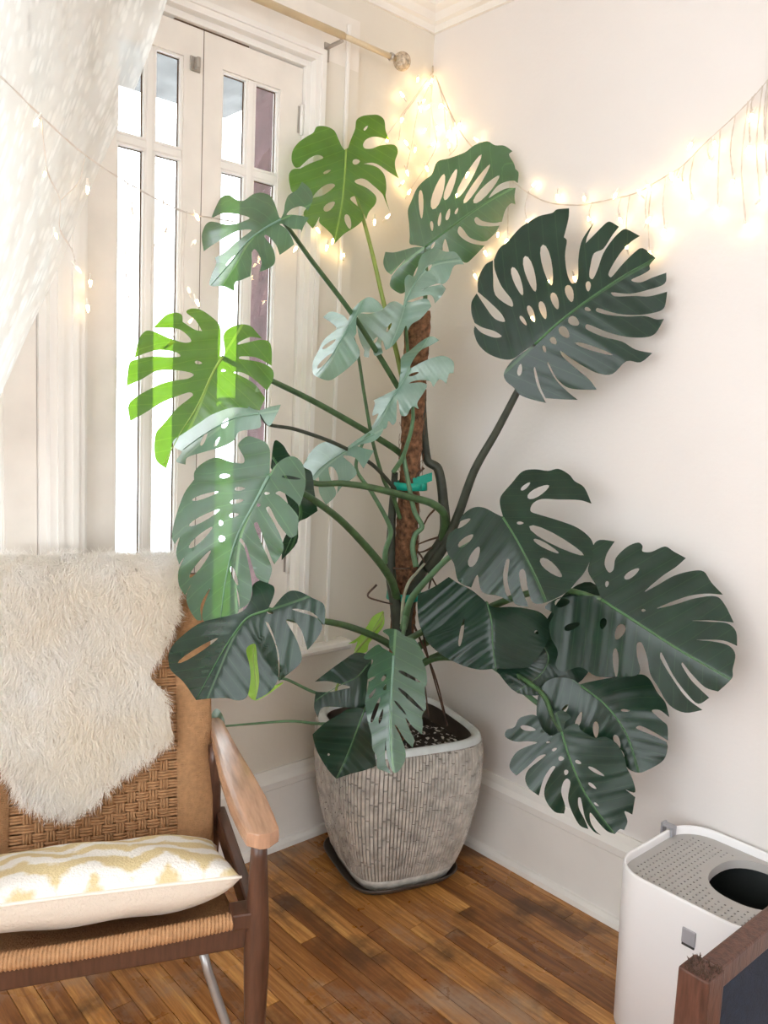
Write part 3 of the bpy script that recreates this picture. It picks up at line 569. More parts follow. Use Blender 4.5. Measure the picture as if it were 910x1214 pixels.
('lowleft', H_, "560,165* 590,90 590,50 560,30 520,12 475,40 470,100 420,180 300,215 200,240 110,300 40,370 20,430 30,490 55,520 100,560 170,660* 260,650 340,650 400,662 445,640 462,560 460,480 440,400 450,370 490,360 500,450 510,560 490,660* 560,620 610,550 610,430 590,340 545,240 560,245 600,350 620,450 615,560* 690,500 735,455 735,400 700,310 655,230 700,235 740,290 770,390* 820,330 850,262 810,212 690,172 720,168 800,190 862,258* 862,150 800,110 730,75 680,70 640,95 585,160*",
 "565,172 450,215 370,310 300,420 172,655", [(570,186,18,9,15),(180,392,128,14,-32)], 1.80, (-0.38, 0.40, 0.83), 'leaf', 'rib', 0.35, 0.4),
('limeback', H_, "440,350* 530,350 540,480 560,585 640,562 610,592 540,640 490,662 450,630 436,500", "480,360 480,450 490,560 492,655", [], 2.2, (-0.3, 0.3, 0.9), 'leafl', 'riby', 0.1, 0.2),
('front', I_, "570,350* 540,300 540,240 500,205 545,188 600,200 640,235 700,255 740,310 770,370 750,390 775,450 780,540 765,562* 772,640 775,700* 750,740 755,800 748,860* 690,810 645,755 680,850 700,890 690,945* 640,890 590,810 575,800 620,890 645,970 640,1030 600,1095 570,1105* 545,1060 525,980 520,900 515,960 520,1040 555,1110* 500,1090 465,1070 460,1000 435,950 430,870 412,800 392,700 390,640 410,540 405,470 440,390 400,385 380,370 410,330 470,290 500,310",
 "570,362 558,560 545,760 545,930 560,1098", [(508,500,25,11,-60),(515,560,20,10,-70),(670,492,80,11,28),(680,640,112,12,43),(455,705,88,12,-70),(490,745,48,9,-75),(612,690,58,8,50),(435,600,38,9,-55),(430,507,30,8,-30)], 2.24, (-0.15, 0.42, 0.89), 'leafm', 'ribb', 0.25, 0.3),
('frontl', I_, "55,860* 130,790 220,735 290,697 380,700 420,800 440,900 460,1060* 380,1090 300,1110 205,1142* 150,1080 90,980 65,910", "385,705 330,850 270,1000 206,1138", [(158,988,8,8,0)], 2.30, (-0.25, 0.15, 0.95), 'leaf', 'rib', 0.25, 0.2),
('frontm', I_, "70,525* 160,455 250,390 320,345 380,345 430,380 410,480 400,560 395,640 380,690* 270,690 170,685 110,695 90,755* 65,690 75,590* 170,590 240,575 295,560 230,540 150,522", "405,420 330,500 200,560 80,640", [], 2.38, (0.1, 0.3, 0.95), 'leaf', 'rib', 0.1, 0.2),
('lime', I_, "505,75* 440,110 400,175 350,240 280,285* 322,280 340,272 320,330* 350,345 400,335 415,280 470,220 510,160", "505,85 440,190 370,280 325,335", [], 2.52, (0.0, 0.2, 0.97), 'leafl', 'riby', 0.1, 0.2),
('midr', J_, "440,270* 425,210 430,170 480,110 530,55 590,45 650,52 700,43 750,70 775,100 820,130 855,207* 800,190 700,187 620,185 580,205 568,240 600,255 700,285 790,320 850,370 865,420 850,470 820,530 785,570 740,620 640,670 580,670 555,600 545,530 530,512 515,530 525,600 560,690* 500,680 480,640 460,560 470,470 455,470 440,540 450,620 480,670* 420,640 340,620 320,540 290,600* 230,570 210,490 180,440 172,400 185,350 215,325 250,260 300,225 350,225 400,250",
 "440,273 500,370 560,480 610,580 645,662", [(545,125,28,9,-40),(605,150,58,19,-30),(690,380,145,24,28),(520,297,16,7,0),(642,406,68,12,29),(665,507,66,22,40),(265,380,45,16,-40),(250,298,42,13,-30),(305,455,52,20,-65)], 2.27, (-0.15, 0.40, 0.90), 'leaf', 'rib', 0.3, 0.4),
('midr2', J_, "185,550* 230,580 290,610 340,650 390,690 480,690 560,700 620,720 660,770 655,840 620,900 560,970 480,980 420,980 400,980 330,985 250,965 160,920 90,860 50,780 38,700 40,630* 110,600",
 "365,672 386,760 392,870 408,982", [(245,812,66,9,-80),(597,811,12,9,40)], 2.30, (-0.1, 0.35, 0.93), 'leaf', 'rib', 0.5, 0.3),
('rightbig', K_, "270,290* 250,240 215,180 225,130 240,60 270,38 335,45* 300,100 290,150 310,185 330,170 340,120 390,70 440,50 460,65 460,90 500,92 560,68 600,90 655,120* 610,160 550,200 470,270 530,240 600,200 680,178 735,180 770,230 822,285* 740,280 650,295 525,345 600,330 700,300 790,292 830,330 870,410* 830,405 760,400 680,401* 760,406 840,413 880,450 885,515* 820,490 700,487* 790,497 850,515 877,555 865,620 862,660 800,720* 740,700 680,640 640,590 635,600 680,670 760,748* 710,775 660,730 600,650 545,545 540,570 600,670 660,750 730,803* 650,815 580,780 530,700 495,640 480,560 455,500 435,505 435,560 445,640 350,655 250,650 180,610 100,630 70,600 80,540 50,480 40,420 60,370 20,340 80,300 160,290",
 "278,308 450,420 620,530 740,600 855,665", [(143,427,38,15,-22),(283,415,26,15,105),(100,320,35,20,-10),(357,452,38,20,115),(340,590,66,13,88),(465,355,10,6,0),(300,237,14,8,100),(412,190,40,14,-35)], 2.19, (-0.48, 0.22, 0.85), 'leaf', 'rib', 0.22, 0.2),
('lowr', L_, "420,135* 380,110 310,100 250,120 210,180 198,270 205,330 230,370 265,400* 330,400 420,400 480,420 560,420 640,480 660,560 720,590 780,570 850,525 872,460 865,432* 800,400 710,362 730,348 800,380 873,425* 870,350 840,320 790,272 830,268 880,305* 860,230 820,180 780,110 740,85 650,90 560,105 460,125",
 "428,143 560,250 660,390 725,580", [(345,260,25,12,-55),(415,318,43,13,-70),(503,368,42,15,88),(612,430,38,15,70),(655,270,25,7,5)], 2.24, (-0.2, 0.3, 0.93), 'leaf', 'rib', 0.2, 0.3),
('lowr2', L_, "325,370* 300,330 290,290 330,270 375,305 345,330 335,372* 370,345 410,340 425,370 500,410 550,405 610,440 650,510 660,560 690,620 705,690 655,676* 705,715* 690,805* 650,788 665,840 648,885* 625,880 600,905* 560,890 520,850 475,795 475,840 500,885 530,912* 490,890 450,830 425,720 412,720 415,770 445,830 465,880* 420,860 380,790 360,720 372,640 355,620 335,640 325,690 345,760 340,800* 290,790 245,730 240,670 270,600 295,560 275,560 235,620 210,708* 160,670 140,620 160,570 245,500 210,505 150,560 95,605* 62,570 65,530 100,480 150,455 203,435 150,428 90,430 38,405 45,370 85,355 110,310 170,292 200,300 220,350 265,400 300,390",
 "327,380 370,520 440,680 520,800 598,900", [(155,362,40,13,12),(290,470,14,7,-25),(325,517,15,12,0),(350,588,14,11,100),(412,535,17,9,25),(505,583,48,9,30),(485,657,26,8,38),(505,752,15,5,40),(258,433,10,5,-10)], 2.15, (-0.1, 0.25, 0.96), 'leaf', 'rib', 0.2, 0.3),
('backr', X_, "588,795* 606,770 640,745 668,705 700,690 722,720 708,770 690,806 655,822 614,822", "640,760 650,780 640,800 615,818", [], 2.34, (-0.1, 0.3, 0.95), 'leaf', 'rib', 0.1, 0.2),
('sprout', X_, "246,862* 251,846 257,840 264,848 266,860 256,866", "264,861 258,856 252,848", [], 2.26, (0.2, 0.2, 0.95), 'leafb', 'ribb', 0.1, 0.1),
]
NICE = {'top': 'fresh green young leaf', 'bright': 'bright green backlit leaf', 'lime': 'small lime green new leaf'}
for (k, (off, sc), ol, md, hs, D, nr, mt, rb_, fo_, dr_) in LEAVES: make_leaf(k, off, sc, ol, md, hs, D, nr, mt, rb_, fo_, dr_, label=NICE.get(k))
# stems: pixel paths from a leaf base (its depth) to the pole (its depth)
PD = float((np.array([PC[0], PC[1], 1.0]) - CAM) @ FWD) - 0.03
def stem(name, pts, d0, d1, r0, r1, mat, base=None, n=7):
    P = spline(pts, n); s = np.concatenate([[0], np.cumsum(np.linalg.norm(np.diff(P, axis=0), axis=1))]); s /= s[-1]
    if base: d0 = float((LEAFBASE[base] - CAM) @ FWD) + 0.006
    Q = [at_depth(p[0], p[1], d0 + (d1 - d0) * q) for p, q in zip(P, s)]
    return tube(name, Q, np.linspace(r0, r1, len(Q)), mat, plant, 10)
def M(*a): return [(420 + x / 6.071, 540 + y / 6.071) for x, y in a]
stem('petiole', [(410, 178), (416, 212), (425, 240), (441, 300), (455, 360), (468, 410), (476, 445), (484, 478)], 0, PD, .0045, .009, 'stemy', 'top')
stem('petiole', [(333, 260), (345, 275), (370, 310), (412, 365), (445, 415), (472, 460), (484, 484)], 0, PD, .005, .010, 'stem', 'upleft')
stem('petiole', [(503, 294), (505, 330), (500, 400), (494, 450)], 0, PD + .02, .006, .009, 'stem', 'upright')
stem('petiole', [(634, 408), (622, 445), (610, 470), (588, 512), (562, 558), (543, 610), (526, 648), (506, 676)], 0, PD - .02, .008, .017, 'stemd', 'big')
stem('petiole', [(479, 364), (482, 400), (484, 440), (482, 475)], 0, PD - .04, .004, .007, 'stem', 'pale')
stem('petiole', [(413, 385), (420, 405), (425, 425), (432, 470), (442, 525), (455, 570), (466, 590), (474, 615)], 0, PD - .03, .004, .007, 'stem', 'palel')
stem('petiole', [(472, 460), (486, 470), (489, 500), (478, 540), (466, 560)], 0, PD - .05, .004, .008, 'steml', 'palem')
stem('petiole', [(263, 424), (295, 440), (323, 452), (370, 475), (420, 503), (466, 531), (482, 544)], 0, PD, .006, .011, 'stem', 'bright')
stem('petiole', [(307, 490), (318, 503), (350, 509), (400, 527), (440, 550), (464, 575), (476, 590)], 0, PD, .004, .007, 'stemd', 'palelow')
stem('petiole', [(319, 564), (350, 580), (375, 595), (405, 618), (440, 655), (462, 685), (471, 712)], 0, PD, .006, .014, 'stem', 'leftbig')
stem('petiole', [(325, 545), (370, 572), (405, 573), (440, 578), (480, 588), (512, 597), (527, 612), (525, 640)], 0, PD - .04, .007, .014, 'stem', 'behindl')
stem('petiole', [(438, 514), (430, 525), (422, 555), (440, 583), (458, 615), (463, 632), (457, 652), (456, 668)], 0, PD - .06, .004, .009, 'steml', 'palecl')
stem('vine', [(478, 540), (484, 573), (491, 606), (500, 624), (492, 634), (489, 650), (493, 672)], PD - .06, PD - .05, .007, .009, 'steml')
stem('main_stem', [(503, 385), (500, 470), (506, 545), (519, 556), (525, 592), (526, 634), (505, 668), (489, 698), (480, 740), (484, 800), (486, 850)], PD + .06, PD, .012, .024, 'stemd')
stem('main_stem', [(468, 560), (464, 620), (463, 680), (470, 725), (474, 780), (474, 850)], PD - .02, PD, .010, .026, 'stemd')
stem('petiole', [(319, 723), (350, 735), (387, 737), (420, 745), (455, 760), (474, 775)], 0, PD, .006, .012, 'stem', 'lowleft')
stem('petiole', [(596, 614), (565, 640), (533, 660), (505, 688), (486, 713), (478, 745)], 0, PD - .05, .006, .012, 'steml', 'midr')
stem('sheath', M((505, 775), (450, 840), (390, 915), (352, 1040), (340, 1214)), PD - .05, PD - .05, .004, .006, 'sheath')
stem('petiole', [(577, 715), (545, 735), (510, 745), (480, 760)], 0, PD - .04, .006, .011, 'stem', 'midr2')
stem('petiole', [(713, 711), (670, 700), (620, 705), (560, 730), (490, 770)], 0, PD, .007, .013, 'stem', 'rightbig')
stem('petiole', [(688, 813), (660, 845), (636, 833), (590, 794), (545, 770), (490, 790)], 0, PD, .005, .011, 'steml', 'lowr')
stem('petiole', [(665, 868), (655, 850), (640, 820), (590, 790), (520, 780), (484, 800)], 0, PD, .005, .010, 'stem', 'lowr2')
stem('petiole', [(640, 760), (600, 765), (540, 770), (490, 790)], 0, PD, .005, .010, 'stem', 'backr')
stem('petiole', [(466, 778), (474, 764), (479, 745), (480, 725)], 0, PD - .05, .005, .008, 'steml', 'front')
stem('petiole', [(432, 842), (445, 825), (465, 810), (474, 815)], 0, PD, .005, .009, 'stem', 'frontl')
stem('petiole', [(436, 788), (450, 795), (468, 805)], 0, PD, .005, .009, 'stem', 'frontm')
stem('petiole', [(454, 726), (452, 738), (435, 757), (420, 775), (400, 812), (396, 835)], 2.5, 2.5, .003, .004, 'stemy')
stem('petiole', [(301, 764), (320, 800), (341, 806), (376, 822), (430, 835)], 0, PD - .12, .003, .005, 'steml', 'limeback')
stem('petiole', [(264, 861), (300, 858), (345, 855), (385, 858), (430, 850)], 0, PD - .12, .0028, .005, 'steml', 'sprout', 8)
for pts in (M((160, 930), (95, 1010), (190, 1050), (275, 1070)), M((575, 390), (530, 440), (498, 500)), M((600, 590), (530, 610), (455, 640)), M((560, 660), (500, 690), (450, 700)), M((455, 690), (490, 740), (510, 790)), M((545, 860), (590, 940)), M((550, 890), (535, 960)),
            M((500, 90), (460, 130), (430, 170)), M((280, 810), (330, 815), (400, 810)), M((440, 240), (465, 250)), [(500, 735), (505, 770), (530, 860)], [(490, 740), (515, 800), (527, 845)], [(478, 760), (500, 800), (508, 850)]):
    stem('aerial_root', pts, PD - .05, PD - .04, .0035, .0022, 'root')
V = [at_depth(489, 567, PD - .05), at_depth(512, 560, PD - .0), at_depth(512, 570, PD), at_depth(490, 578, PD - .05)]; V = [v - PC for v in V] + [v - PC + FWD * 0.0015 for v in V]
tf = pyobj('tie_tape', V, [(0, 1, 2, 3), (7, 6, 5, 4), (0, 4, 5, 1), (1, 5, 6, 2), (2, 6, 7, 3), (3, 7, 4, 0)], 'tape', pole); tf['label'] = 'teal green plant tape'

# ------------------------------------------------------------------ armchair
CO = (0.876, -1.226, 0.0); CA = math.radians(68.3); CWID = 0.62
ch = empty('armchair', CO, CA); tag(ch, 'teak easy chair with woven paper cord back and curved armrest beside the window', 'armchair')
MC = np.array(Matrix.Translation(CO) @ Matrix.Rotation(CA, 4, 'Z')); MCI = np.linalg.inv(MC)
def to_l(p): return (MCI @ np.append(p, 1))[:3]
def turned(name, pts, rad, mat, parent): return tube(name, pts, rad, mat, parent, 16)
zz = np.linspace(0, 1, 14); lr = np.interp(zz, [0, .15, .6, .8, 1], [.016, .019, .0275, .022, .0155])
for sx in (0, -CWID):
    turned('front_leg', [(sx, -0.012 + 0.012 * z, 0.63 * z) for z in zz], lr, 'wood', ch)
    turned('rear_leg', [(sx + (-.02 if sx == 0 else .02), 0.56 - 0.08 * min(1, z * 1.4), 0.63 * z) for z in zz], np.interp(zz, [0, .6, 1], [.013, .021, .016]), 'wood', ch)
    # armrest: broad shaped paddle
    s = -1 if sx == 0 else 1
    ctl = [(-.05, .030, .012), (-.035, .036, .034), (.02, .034, .038), (.10, .024, .040), (.22, .012, .036), (.36, .004, .028), (.50, .000, .022), (.57, .000, .020), (.60, .0, .012)]
    V, Fc = [], []
    yy = np.linspace(-.05, .60, 90); 
    for y_ in yy:
        hw = np.interp(y_, [c[0] for c in ctl], [c[2] for c in ctl]); cxo = 0.0 + 0.010 * s * math.sin(math.pi * (y_ + .05) / .7)
        zc = 0.642 + 0.012 * math.sin(math.pi * (y_ + 0.05) / 0.7); th_ = np.interp(y_, [-.05, .1, .4, .65], [.016, .017, .014, .010])
        for k in range(14):
            a = 2 * math.pi * k / 14; ca, sa = math.cos(a), math.sin(a); V.append((sx + cxo + hw * math.copysign(abs(ca) ** .38, ca), y_, zc + th_ * math.copysign(abs(sa) ** .22, sa)))
    nk = 14; Fc = [(i * nk + k, i * nk + (k + 1) % nk, (i + 1) * nk + (k + 1) % nk, (i + 1) * nk + k) for i in range(len(yy) - 1) for k in range(nk)] + [tuple(range(nk))[::-1], tuple((len(yy) - 1) * nk + k for k in range(nk))]
    pyobj('armrest', V, Fc, 'arm', ch, False)
    box('side_rail', (sx - 0.014, 0.0, 0.395), (sx + 0.014, 0.50, 0.450), 'wood', ch, 0.006)
box('corner_block', (-0.055, -0.020, 0.438), (0.0, 0.03, 0.474), 'wood', ch, 0.005)
# sagging cord-wrapped seat front rail above a dark stretcher
def sag(x): q = (x + CWID / 2) / (CWID / 2); return 0.455 - 0.012 * (1 - q * q)
xs = np.linspace(-0.05, -CWID + 0.05, 560); V, Fc, nk = [], [], 18
for x_ in xs:
    for k in range(nk):
        a = 2 * math.pi * k / nk; r = 0.0165 + 0.0011 * math.sin(2 * math.pi * x_ / 0.0075 + a); V.append((x_, -0.002 + r * 1.05 * math.cos(a), sag(x_) + r * math.sin(a)))
Fc = [(i * nk + k, i * nk + (k + 1) % nk, (i + 1) * nk + (k + 1) % nk, (i + 1) * nk + k) for i in range(len(xs) - 1) for k in range(nk)] + [tuple(range(nk)), tuple((len(xs) - 1) * nk + k for k in range(nk))[::-1]]
sf = pyobj('seat_front_wrap', V, Fc, 'cord', ch, True); sf['label'] = 'twisted paper cord wrapping'
box('front_stretcher', (-CWID, -0.006, 0.388), (0, 0.02, 0.438), 'wood', ch, 0.006)
# woven seat, seen as a sagging cord mat below the cushion
V, Fc = [], []; nx, ny = 60, 40
for j in range(ny + 1):
    for i in range(nx + 1):
        x_ = -0.03 - (CWID - 0.06) * i / nx; y_ = 0.012 + 0.448 * j / ny; V.append((x_, y_, sag(x_) - 0.022 - 0.03 * math.sin(math.pi * j / ny) * 0.5 - 0.09 * j / ny + 0.003 * ((i + j) % 2)))
for j in range(ny):
    for i in range(nx): a = j * (nx + 1) + i; Fc.append((a, a + nx + 1, a + nx + 2, a + 1))
sm = pyobj('seat', V, Fc, 'cord', ch, True).modifiers.new('thick', 'SOLIDIFY'); sm.thickness = 0.012
# backrest: rails, wrapped edges, weft and warp cords
BB = np.array([0, 0.43, 0.37]); BT = np.array([0, 0.60, 1.055]); BDIR = _u(BT - BB); BL = np.linalg.norm(BT - BB); BN = _u(np.cross(np.array([1, 0, 0]), BDIR)); BN = BN if BN[1] < 0 else -BN
def bpt(x, s, n): p = BB + BDIR * s + BN * n; return (x, p[1], p[2])
br = empty('backrest'); br.parent = ch
XR, XL = -0.03, -CWID + 0.03; WRAP = 0.085
for x_ in (XR - 0.012, XL + 0.012): tube('back_post', [bpt(x_, s, -0.012) for s in np.linspace(-0.03, BL, 8)], 0.016, 'wood', br, 12)
for s_ in (0.0, BL - 0.01): tube('back_rail', [bpt(x_, s_, -0.006) for x_ in np.linspace(XR, XL, 8)], 0.015, 'wood', br, 12)
for (x0, x1) in ((XR, XR - WRAP), (XL + WRAP, XL)):
    nr = 170; V, Fc = [], []
    for i in range(nr * 4 + 1):
        s_ = BL * i / (nr * 4); bmp = 0.0014 * abs(math.sin(math.pi * i / 4))
        for (xx, nn) in ((x0 + (0.004 if x0 == XR else 0), -0.02), (x0 + (0.005 if x0 == XR else 0), 0.0), (x0 - 0.003 if x0 == XR else x0, 0.010 + bmp), ((x0 + x1) / 2, 0.011 + bmp), (x1 if x0 == XR else x1 + 0.003, 0.010 + bmp), (x1 - (0 if x0 == XR else 0.005), 0.0), (x1, -0.02)): V.append(bpt(xx, s_, nn))
    Fc = [(i * 7 + k, i * 7 + k + 1, (i + 1) * 7 + k + 1, (i + 1) * 7 + k) for i in range(nr * 4) for k in range(6)]
    pyobj('edge_wrap', V, Fc, 'cord', br, True)
xa, xb = XR - WRAP - 0.002, XL + WRAP + 0.002; GAP = 0.03
warpx = np.arange(xa - GAP, xb + GAP - 0.001, -0.0265)
rowp = 0.0232; nrow = int(BL / rowp)
for rI in range(nrow):
    s0 = 0.014 + rI * rowp; prt = []
    pts_x = np.linspace(xa + 0.02, xb - 0.02, 110)
    for c in range(3):
        pp = [bpt(x_, s0 + (c - 1) * 0.0070, (0.0045 * math.cos(math.pi * (x_ - warpx[0]) / 0.0265 + math.pi * rI)) * (1 if xb + GAP < x_ < xa - GAP + .01 else .4) + 0.003) for x_ in pts_x]
        prt.append(tube_data(pp, 0.0036, 6))
    V, Fc = join(prt); pyobj('weft_cord', V, Fc, 'cord', br, True)
for wI, x_ in enumerate(warpx):
    ss = np.linspace(0.0, BL - 0.005, 130); prt = []
    for dx in (-0.0070, 0, 0.0070): prt.append(tube_data([bpt(x_ + dx, s_, -0.0045 * math.cos(math.pi * (s_ - 0.014) / rowp + math.pi * wI) + 0.003) for s_ in ss], 0.0035, 6))
    V, Fc = join(prt); pyobj('warp_cord', V, Fc, 'cord', br, True)

V = [bpt(x_, s_, -0.03) for s_ in (0, BL) for x_ in (XR - 0.02, XL + 0.02)] + [bpt(x_, s_, -0.033) for s_ in (0, BL) for x_ in (XR - 0.02, XL + 0.02)]
pyobj('back_cord_layer', V, [(0, 1, 3, 2), (4, 6, 7, 5), (0, 2, 6, 4), (1, 5, 7, 3), (0, 4, 5, 1), (2, 3, 7, 6)], 'cord', br)
tube('under_brace', [to_l(at_depth(*q, 1.80)) for q in ((238, 1118), (246, 1150), (256, 1180), (268, 1214), (284, 1252))], 0.010, 'steel', ch, 12)

# ------------------------------------------------------------------ sheepskin over the back
sk = empty('sheepskin_throw', CO, CA); tag(sk, 'fluffy cream sheepskin draped over the top of the woven chair back', 'sheepskin')
def back_px(px, py, n):           # pixel -> (x, s) on the backrest plane, chair coordinates
    o = (MCI @ np.append(CAM, 1))[:3]; d = MCI[:3, :3] @ wd(px, py); q = BB + BN * n; t = ((q - o) @ BN) / (d @ BN); p = o + d * t; return p[0], (p - BB) @ BDIR
opx = [(215, 655), (214, 690), (208, 730), (196, 765), (178, 796), (186, 812), (199, 835), (202, 862), (190, 885), (160, 903), (138, 922), (115, 945), (85, 962), (55, 964), (28, 945), (10, 915), (-6, 890), (-25, 880), (-45, 860), (-50, 800), (-48, 700), (-45, 655)]
osx = np.array([back_px(x_, y_, 0.03) for x_, y_ in opx]); osx = osx + (np.array([-0.125, osx[:, 1].mean()]) * 0)
loop = spline(osx, 4, True); TOPS = BL + 0.0
gs = 0.012; gx, gy = np.meshgrid(np.arange(loop[:, 0].min(), loop[:, 0].max(), gs), np.arange(loop[:, 1].min(), TOPS + 0.14, gs)); G = np.stack([gx.ravel(), gy.ravel()], 1)
xmx, xmn = osx[0][0], osx[-1][0]
def skin_in(x_, s_): return in_poly(x_, s_, loop) | ((s_ >= TOPS - 0.06) & (x_ < xmx) & (x_ > xmn))
def skin_pt(x_, s_, n=0.030):
    if s_ <= TOPS: return np.array(bpt(x_, s_, n + 0.004 * math.sin(23 * x_ + 9 * s_))), BN
    rr = n + 0.014; a = (s_ - TOPS) / rr
    if a < math.pi: c = np.array(bpt(x_, TOPS, -0.012)); dv = math.cos(a) * BN + math.sin(a) * BDIR; return c + dv * rr, dv
    c = np.array(bpt(x_, TOPS - (a - math.pi) * rr, -0.012)); return c - BN * rr, -BN
cell = {}
V, Fc = [], []; NX = len(np.arange(loop[:, 0].min(), loop[:, 0].max(), gs)); ins = skin_in(G[:, 0], G[:, 1])
idx = -np.ones(len(G), int)
for i in np.nonzero(ins)[0]: idx[i] = len(V); V.append(skin_pt(*G[i])[0])
NY = len(G) // NX
for j in range(NY - 1):
    for i in range(NX - 1):
        q = [j * NX + i, j * NX + i + 1, (j + 1) * NX + i + 1, (j + 1) * NX + i]
        if all(idx[k] >= 0 for k in q): Fc.append(tuple(int(idx[k]) for k in q))
hd = pyobj('hide', V, Fc, 'hide', sk, True); hm = hd.modifiers.new('thick', 'SOLIDIFY'); hm.thickness = 0.004
NS = 100000; cx_ = rng.uniform(G[:, 0].min(), G[:, 0].max(), NS); cs_ = rng.uniform(G[:, 1].min(), G[:, 1].max(), NS); k = skin_in(cx_, cs_); cx_, cs_ = cx_[k], cs_[k]
V, Fc = [], []; DOWN = np.array([0, 0, -1.0])
for x_, s_ in zip(cx_, cs_):
    p, nr = skin_pt(x_, s_)
    f1 = math.sin(38 * x_ + 3 * math.sin(21 * s_)) ; f2 = math.cos(33 * s_ + 2.5 * math.sin(27 * x_ + 1)); f3 = math.sin(90 * x_ + 70 * s_)
    d0 = _u(nr * 0.75 + np.array([1, 0, 0]) * (0.28 * f1 + 0.1 * f3) + BDIR * (-0.25 + 0.35 * f2) + rng.normal(0, 0.22, 3)); ln = rng.uniform(0.028, 0.047)
    d1 = _u(d0 * 0.5 + DOWN * 0.55 + np.array([1, 0, 0]) * 0.25 * f2 + rng.normal(0, 0.2, 3))
    sd = _u(np.cross(d0, rng.normal(0, 1, 3))) * 0.00055
    a, b = p + d0 * ln * 0.45, p + d0 * ln * 0.45 + d1 * ln * 0.35; c = b + _u(d1 + rng.normal(0, .3, 3)) * ln * 0.28; o = len(V)
    V += [p - sd, p + sd, a - sd, a + sd, b - sd * .8, b + sd * .8, c]; Fc += [(o, o + 1, o + 3, o + 2), (o + 2, o + 3, o + 5, o + 4), (o + 4, o + 5, o + 6)]
fl = pyobj('fleece', V, Fc, 'fur', sk, True); fl['kind'] = 'stuff'; fl['label'] = 'long cream wool pile'

# ------------------------------------------------------------------ seat cushion
cpos = (MC @ np.array([-0.316, 0.188, 0.484, 1]))[:3]
cu = empty('cushion', tuple(cpos), CA - 0.05); cu.rotation_euler = (math.radians(-19), math.radians(1), CA - 0.02); tag(cu, 'white and mustard zigzag patterned cushion lying on the chair seat', 'cushion')
n = 44; V, Fc, hw = [], [], 0.286
def cush(sgn):
    V = []
    for j in range(n + 1):
        for i in range(n + 1):
            a, b = 2 * i / n - 1, 2 * j / n - 1; e = (1 - a ** 4) * (1 - b ** 4); pin = 1 - 0.09 * (1 - abs(a * b)) * (abs(a) ** 3 + abs(b) ** 3) * 0.5
            h = (0.054 if sgn > 0 else 0.074) * max(e, 0) ** 0.45 + 0.003 * math.sin(9 * a + 5 * b) * max(e, 0)
            V.append((hw * a * (1 - 0.06 * (1 - b * b) * a * a) , hw * 0.65 * b * (1 - 0.06 * (1 - a * a) * b * b), sgn * h))
    F_ = []
    for j in range(n):
        for i in range(n): q = j * (n + 1) + i; f = (q, q + 1, q + n + 2, q + n + 1); F_.append(f if sgn > 0 else f[::-1])
    return V, F_
V, Fc = join([cush(1), cush(-1)]); bm = bmesh.new(); vv = [bm.verts.new(v) for v in V]
for f in Fc: bm.faces.new([vv[i] for i in f])
bmesh.ops.remove_doubles(bm, verts=bm.verts[:], dist=1e-5); bmobj('cover', bm, 'cushion', cu, True)
rngc = [(hw * (2 * i / n - 1), -hw * .65 * (1 - 0.06 * (1 - (2 * i / n - 1) ** 2)), 0) for i in range(n + 1)]
tube('seam_piping', rngc, 0.0028, 'hide', cu, 6)

# ------------------------------------------------------------------ top-entry litter box
BX0, BX1, BY0, BY1, BH, CR = 1.185, 1.575, -0.405, -0.025, 0.425, 0.095
def rrect(x0, x1, y0, y1, r, n=10):
    out = []
    for (cx0, cy0, a0) in ((x1 - r, y1 - r, 0), (x0 + r, y1 - r, 90), (x0 + r, y0 + r, 180), (x1 - r, y0 + r, 270)):
        for k in range(n + 1): a = math.radians(a0 + 90 * k / n); out.append((cx0 + r * math.cos(a), cy0 + r * math.sin(a)))
    return np.array(out)
lb = empty('litter_box', (0, 0, 0)); tag(lb, 'white rounded top entry litter box with grey perforated lid against the wall', 'litter box')
rings = [(0.014, 0.0), (0.008, 0.006), (0.0, BH - 0.006), (0.0015, BH - 0.001), (0.004, BH), (0.0065, BH - 0.001), (0.008, BH - 0.006), (0.009, BH - 0.03)]
V, Fc = [], []
for (ins_, z) in rings: V += [(p[0], p[1], z) for p in rrect(BX0 + ins_, BX1 - ins_, BY0 + ins_, BY1 - ins_, CR - ins_)]
m = len(V) // len(rings); Fc = [(i * m + k, i * m + (k + 1) % m, (i + 1) * m + (k + 1) % m, (i + 1) * m + k) for i in range(len(rings) - 1) for k in range(m)] + [tuple(range(m))[::-1]]
pyobj('bin', V, Fc, 'white', lb, True)
LZ = BH - 0.022; lloop = rrect(BX0 + .009, BX1 - .009, BY0 + .009, BY1 - .009, CR - .009); oc = on_z(908, 1037, LZ)[:2]; oc = np.array([1.44, -0.165])
th = np.linspace(0, 2 * math.pi, 41)[:-1]; oval = np.stack([oc[0] + 0.096 * np.sign(np.cos(th)) * abs(np.cos(th)) ** .85, oc[1] + 0.112 * np.sign(np.sin(th)) * abs(np.sin(th)) ** .85], 1)
hls = []
for ix in range(22):
    for iy in range(22):
        hx, hy = BX0 + 0.035 + ix * 0.0155, BY0 + 0.035 + iy * 0.0155
        d = math.hypot((hx - oc[0]) / 0.118, (hy - oc[1]) / 0.134)
        if d > 1 and hx < BX1 - .03 and hy < BY1 - .035 and in_poly(np.array([hx]), np.array([hy]), rrect(BX0 + .03, BX1 - .03, BY0 + .03, BY1 - .03, CR - .03))[0]: hls.append(np.array([(hx + 0.0030 * math.cos(a), hy + 0.0030 * math.sin(a)) for a in np.linspace(0, 2 * math.pi, 9)[:-1]]))
allp = [lloop, oval] + hls; ed_, o = [], 0
for lp in allp: ed_ += [(o + i, o + (i + 1) % len(lp)) for i in range(len(lp))]; o += len(lp)
